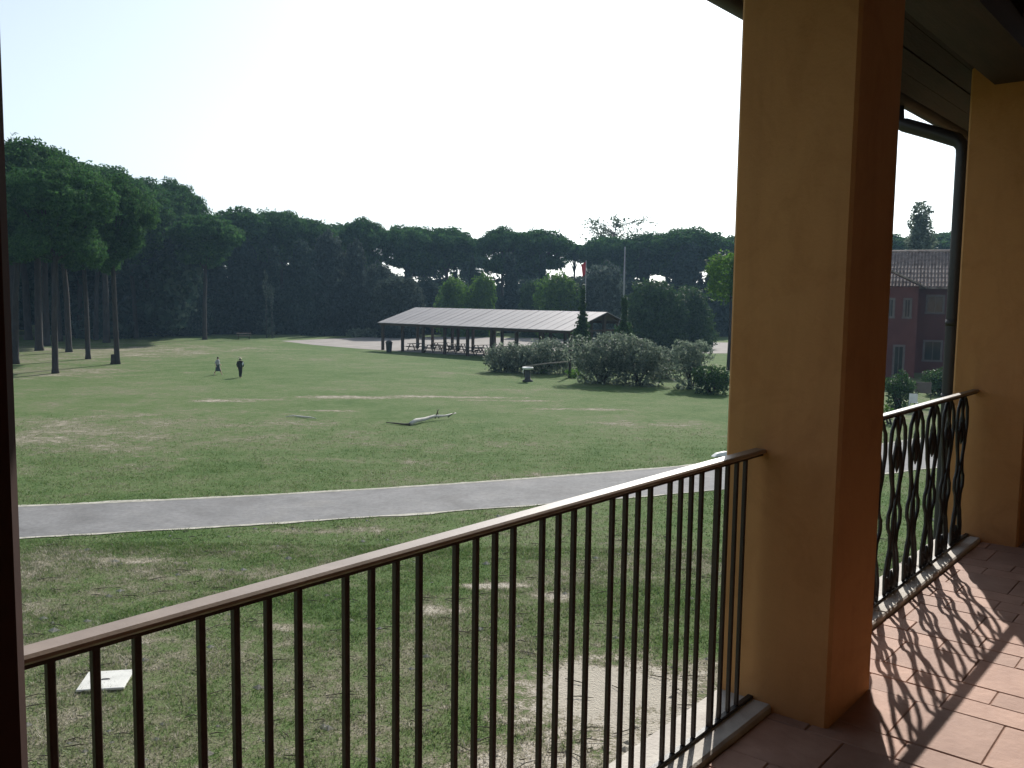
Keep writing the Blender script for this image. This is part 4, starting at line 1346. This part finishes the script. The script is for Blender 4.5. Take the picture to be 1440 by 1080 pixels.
shrub('bush', 'low dark bush right beside the ochre pillar edge', 'bush', 1000, 554, 509, 66, 'shrub_leaf', group=G1, seed=7)
shrub('low_plant', 'sunlit yellow green low plant under the cypress post', 'plant', 812, 531, 515, 44, 'green_leaf', size=.08, n=8, seed=8)
shrub('low_plant', 'small bright green tuft right of the fountain', 'plant', 764, 526, 518, 18, 'green_leaf', size=.08, n=6, seed=9)
for i, (px, py, ty, w, lab) in enumerate([(455, 472, 464, 70, 'long low scrub strip before the forest middle'), (520, 474, 461, 70, 'low earthy scrub mound left of the pavilion'), (395, 470, 465, 60, 'thin scrub strip behind the lone picnic table'), (250, 470, 463, 60, 'low scrub in the shade right of the grove'), (180, 474, 464, 60, 'low scrub behind the grove trunks')]):
    shrub('scrub', lab, 'scrub', px, py, ty, w, 'dark_leaf' if i != 1 else 'olive_leaf', dens=8, size=.3, n=10, flat=.5, seed=20 + i)

# cypresses / ivy clad poles
def cyp(px, py, ty, wpx, label, neck):
    q = gp(px, py); h = hz(px, ty, q.y); w = wpx / FPX * q.y / 2
    prof = lambda t: 1.0 - .5 * max(0, .12 - t) / .12 if t < .40 else max(.22, 1.0 - (t - .40) * 3.0)
    tr, cr = make_evergreen(h, w, 60, .12, 'shrub_leaf', prof=prof, trunk_r=.14, n=44, z0=.02)
    t = thing('cypress', label, 'tree', q)
    link('trunk', tr, t); link('crown', cr, t)
cyp(818, 517, 392, 30, 'dark narrow cypress with swollen base before the pavilion right end', 0)
cyp(876, 521, 410, 38, 'dark cone shaped cypress at the foot of the tall bare pole', 0)
t = thing('flagpole', 'thin pole with furled red flag above the pavilion right end', 'flagpole', gp(821, 515))
hp = hz(821, 366, gp(821, 515).y)
MB().tube([(0, 0, 0), (0, 0, hp * .5), (0, 0, hp)], [.06, .05, .03], 8).obj('pole', 'pole_paint', t)
fl = MB(); vs = []; fs = []
for j in range(7):
    for i in range(6):
        vs.append((-.02 - i * .075 * (1 - j * .06), .05 * math.sin(i * 1.9 + j * .4), hp - .1 - j * .17 - i * .06))
for j in range(6):
    for i in range(5):
        fs.append((j * 6 + i, j * 6 + i + 1, j * 6 + i + 7, j * 6 + i + 6))
fl.add(vs, fs, True)
fl.obj('flag', 'flag_red', t)
t = thing('bare_pole', 'tall pale bare pole rising above the big grey bush', 'pole', gp(874.5, 520))
hp = hz(874.5, 347, gp(874.5, 520).y)
MB().tube([(0, 0, 0), (0, 0, hp * .6), (0, 0, hp)], [.10, .075, .04], 8).obj('pole', 'pole_paint', t)
mb = MB()
for a in (.3, 2.4, 4.5):
    mb.tube([(0, 0, hp * .5), (1.7 * math.cos(a), 1.7 * math.sin(a), 0)], .014, 4)
mb.obj('guy_wire', 'pole_paint', t)

# wispy tall tree above the far pines
t = thing('wispy_tree', 'thin leaved pale tree standing above the far pine row', 'tree', gz(862, 176))
h = hz(862, 303, 176)
mb = MB(); tips = []
mb.tube([(0, 0, 0), (.1, 0, h * .4), (0, .2, h * .72), (.3, 0, h * .97)], [.35, .26, .16, .03], 8)
rw_ = random.Random(4)
for i in range(60):
    z = h * rw_.uniform(.62, .92); a = rw_.uniform(0, 6.28); L = rw_.uniform(1.5, 8.0)
    e = Vector((L * math.cos(a), L * math.sin(a) * .6, z + L * rw_.uniform(.2, .7)))
    if e.z > h * 1.0: e.z = h * rw_.uniform(.9, 1.0)
    limb(mb, (0, 0, z), e, .07, .02, .08, 4, 4)
    for j in range(6):
        tips.append(Vector((0, 0, z)).lerp(e, rw_.uniform(.5, 1.05)))
mb.obj('trunk', 'pale_bark', t)
C = np.array([[p_.x, p_.y, p_.z] for p_ in tips for _ in range(5)]) + rng.normal(size=(len(tips) * 5, 3)) * .35
link('crown', leaf_mesh('crown', C, rng.normal(size=C.shape), rng.uniform(.14, .34, len(C)), 'sparse_leaf'), t)

# bright tree at the pillar edge
q = gp(1024, 520)
tr, cr = make_evergreen(hz(1014, 352, q.y), 2.2, 40, .13, 'green_leaf', prof=lambda t: math.sqrt(max(0, 1 - ((t - .8) / .21) ** 2)) if t > .58 else 0, trunk_r=.13, n=14, z0=.66, core=False)
t = thing('slender_tree', 'slender bright green tree whose thin trunk lines up with the pillar edge', 'tree', q)
link('trunk', tr, t); link('crown', cr, t)

# ------------------------------------------------------------------ red house seen through the second bay
HZ = 74.0
cor = gz(1291, HZ)                                   # inner corner
HE, HR = hz(1300, 405, HZ), 9.9
H1 = thing('red_house', 'two storey dark red house with tiled roof seen through second bay', 'house', (cor.x, cor.y, 0), math.radians(-24))
# right wing faces the camera (wall along +x), left wing juts toward the camera
def HBX(name, mat, x0, x1, y0, y1, z0, z1, parent=H1, bv=0.0):
    return MB().box(((x0 + x1) / 2, (y0 + y1) / 2, (z0 + z1) / 2), (x1 - x0, y1 - y0, z1 - z0)).obj(name, mat, parent, bv)
HBX('wall', 'red_wall', -9, 12, 0.0, 8, 0, HE)
HBX('wing_wall', 'red_wall', -9, -.003, -6, -.003, 0, HE)
# roof of main body: tiles in courses
def tiled(y0, z0, y1, z1, x0, x1, name='roof'):
    r_ = MB(); t_ = .12
    vs = []
    for x in (x0, x1):
        vs += [(x, y0, z0), (x, y1, z1), (x, y1, z1 + t_), (x, y0, z0 + t_)]
    r_.add(vs, [(0, 1, 2, 3), (7, 6, 5, 4), (0, 4, 5, 1), (1, 5, 6, 2), (2, 6, 7, 3), (3, 7, 4, 0)])
    ro = r_.obj(name, 'roof_tile', H1)
    cm = MB()
    L = math.hypot(y1 - y0, z1 - z0)
    nx = int((x1 - x0) / .26)
    for i in range(nx):
        x = x0 + .13 + i * .26
        ja = random.uniform(-.02, .02)
        segs = 8
        for k_ in range(segs):
            a = Vector((x + ja, y0 + (y1 - y0) * k_ / segs, z0 + t_ + (z1 - z0) * k_ / segs + .02 + random.uniform(0, .02)))
            b_ = Vector((x + ja, y0 + (y1 - y0) * (k_ + 1.05) / segs, z0 + t_ + (z1 - z0) * (k_ + 1.05) / segs + .0))
            cm.tube([a, b_], [.10, .085], 5, caps=False)
    o = cm.obj('roof_tiles', 'roof_tile', H1); o['kind'] = 'stuff'
    return ro
tiled(-.7, HE - .08, 4, HR, -9.5, 12.5)
MB().tube([(-9.5, 4, HR + .15), (12.5, 4, HR + .15)], .16, 8).obj('ridge', 'roof_tile', H1)
# wing roof: lean slab over wing
r_ = MB()
vs = [(.5, -6.5, HE - .1), (.5, -.72, HE - .1), (-4.5, -.72, HR - .6), (-4.5, -6.5, HR - .6)]
vs += [(x, y, z + .12) for x, y, z in vs]
r_.add(vs, [(0, 3, 2, 1), (4, 5, 6, 7), (0, 1, 5, 4), (1, 2, 6, 5), (2, 3, 7, 6), (3, 0, 4, 7)])
r_.obj('wing_roof', 'roof_tile', H1)
MB().box((3.2, -.05, HE + .35), (.9, .8, .05), ax=(Vector((1, 0, 0)), Vector((0, .85, .5)).normalized(), Vector((0, -.5, .85)).normalized())).obj('roof_window', 'white_paint', H1)
def window(x, z, w, h, parent=H1, face='front', nm='window', dark='dark_glass', y0=0.0):
    t_ = .16
    mb = MB()
    if face == 'front':
        y = y0 - .012
        o = MB().box((x, y - .005, z), (w, .02, h)).obj(nm, dark, parent)
        for (cx, cz, sx, sz) in ((x, z + h / 2 + t_ / 2, w + 2 * t_, t_), (x, z - h / 2 - t_ / 2, w + 2 * t_ + .1, t_)):
            mb.box((cx, y0 - .04, cz), (sx, .08, sz))
        for s in (-1, 1):
            mb.box((x + s * (w / 2 + t_ / 2), y0 - .04, z), (t_, .078, h))
        mb.obj('frame', 'frame_stone', o)
        MB().box((x, y0 - .03, z), (.05, .03, h)).obj('mullion', 'frame_stone', o)
    else:
        o = MB().box((.006, x, z), (.02, w, h)).obj(nm, dark, parent)
        for (cz, sz) in ((z + h / 2 + t_ / 2, t_), (z - h / 2 - t_ / 2, t_)):
            mb.box((.03, x, cz), (.07, w + 2 * t_, sz))
        for s in (-1, 1):
            mb.box((.03, x + s * (w / 2 + t_ / 2), z), (.068, t_, h))
        mb.obj('frame', 'frame_stone' if nm == 'door' else 'red_wall', o)
    return o
zc = lambda py: hz(1311, py, HZ)
kpx = HZ / FPX / math.cos(math.radians(24))
window((1311 - 1291) * kpx, zc(428), 17 * kpx, 1.25)
window((1311 - 1291) * kpx, zc(493), 18 * kpx, 1.45)
window((1352 - 1291) * kpx, zc(428), 17 * kpx, 1.25)
window((1352 - 1291) * kpx, zc(493), 18 * kpx, 1.45)
window(-.72, zc(432) - .1, .30, 1.25, y0=-6.003); window(-1.9, zc(432) - .1, .30, 1.25, y0=-6.003)
window(-1.15, 1.25, .55, 2.2, y0=-6.003, nm='door')

# poplar, bushes and garden table near the red house
q = gz(1289, 108)
hp_ = hz(1289, 268, 108)
tr, cr = make_evergreen(hp_, 2.3, 22, .20, 'olive_leaf', prof=lambda t: (.55 + .5 * math.sin(t * 3.0)) * (1 - t) ** .22 if t < .93 else .3, trunk_r=.28, n=42)
t = thing('poplar_tree', 'tall narrow poplar rising behind the red house roof', 'tree', q)
link('trunk', tr, t); link('crown', cr, t)
shrub('garden_bush', 'dense dark green bush before the red house, at the pillar edge', 'bush', 1264, 574, 519, 52, 'shrub_leaf', n=16, size=.085, dens=110, seed=31)
shrub('garden_bush', 'lighter green bush beneath the ground floor window of the red house', 'bush', 1322, 556, 516, 60, 'shrub_leaf', n=14, size=.09, dens=90, seed=32)
shrub('garden_bush', 'small sunny plant at the foot of the dense garden bush', 'bush', 1246, 596, 565, 26, 'green_leaf', n=8, size=.07, dens=110, seed=33)
t = thing('garden_sign', 'flat dull grey notice board on legs beside the garden bush', 'board', gp(1297, 572), math.radians(-25))
MB().box((0, 0, 1.05), (.80, .05, .6)).obj('board', 'frame_stone', t, .01)
for s in (-1, 1):
    MB().beam((s * .4, 0, 0), (s * .4, 0, .75), .05, .05).obj('leg', 'iron', t)
t = thing('garden_chair', 'white garden chair beside the grey notice board', 'chair', gp(1284, 577), math.radians(60))
MB().box((0, 0, .42), (.44, .44, .03)).obj('seat', 'white_paint', t, .01)
MB().box((-.21, 0, .68), (.03, .42, .45)).obj('backrest', 'white_paint', t, .01)
for a in (-1, 1):
    for b_ in (-1, 1):
        MB().beam((a * .19, b_ * .19, 0), (a * .19, b_ * .19, .41), .035, .035).obj('leg', 'white_paint', t)

# ------------------------------------------------------------------ haze: thin bright air toward the sun
m = bpy.data.materials.new('haze'); m.use_nodes = True
nt = m.node_tree
nt.nodes.remove(nt.nodes['Principled BSDF'])
pv = nt.nodes.new('ShaderNodeVolumePrincipled')
pv.inputs['Color'].default_value = (0.45, 0.72, 1.0, 1)
pv.inputs['Density'].default_value = 0.00030
pv.inputs['Anisotropy'].default_value = 0.2
nt.links.new(pv.outputs[0], nt.nodes['Material Output'].inputs['Volume'])
hb = MB().box((0, 90, 14.5), (700, 620, 31)).obj('haze', m)
hb['kind'] = 'stuff'
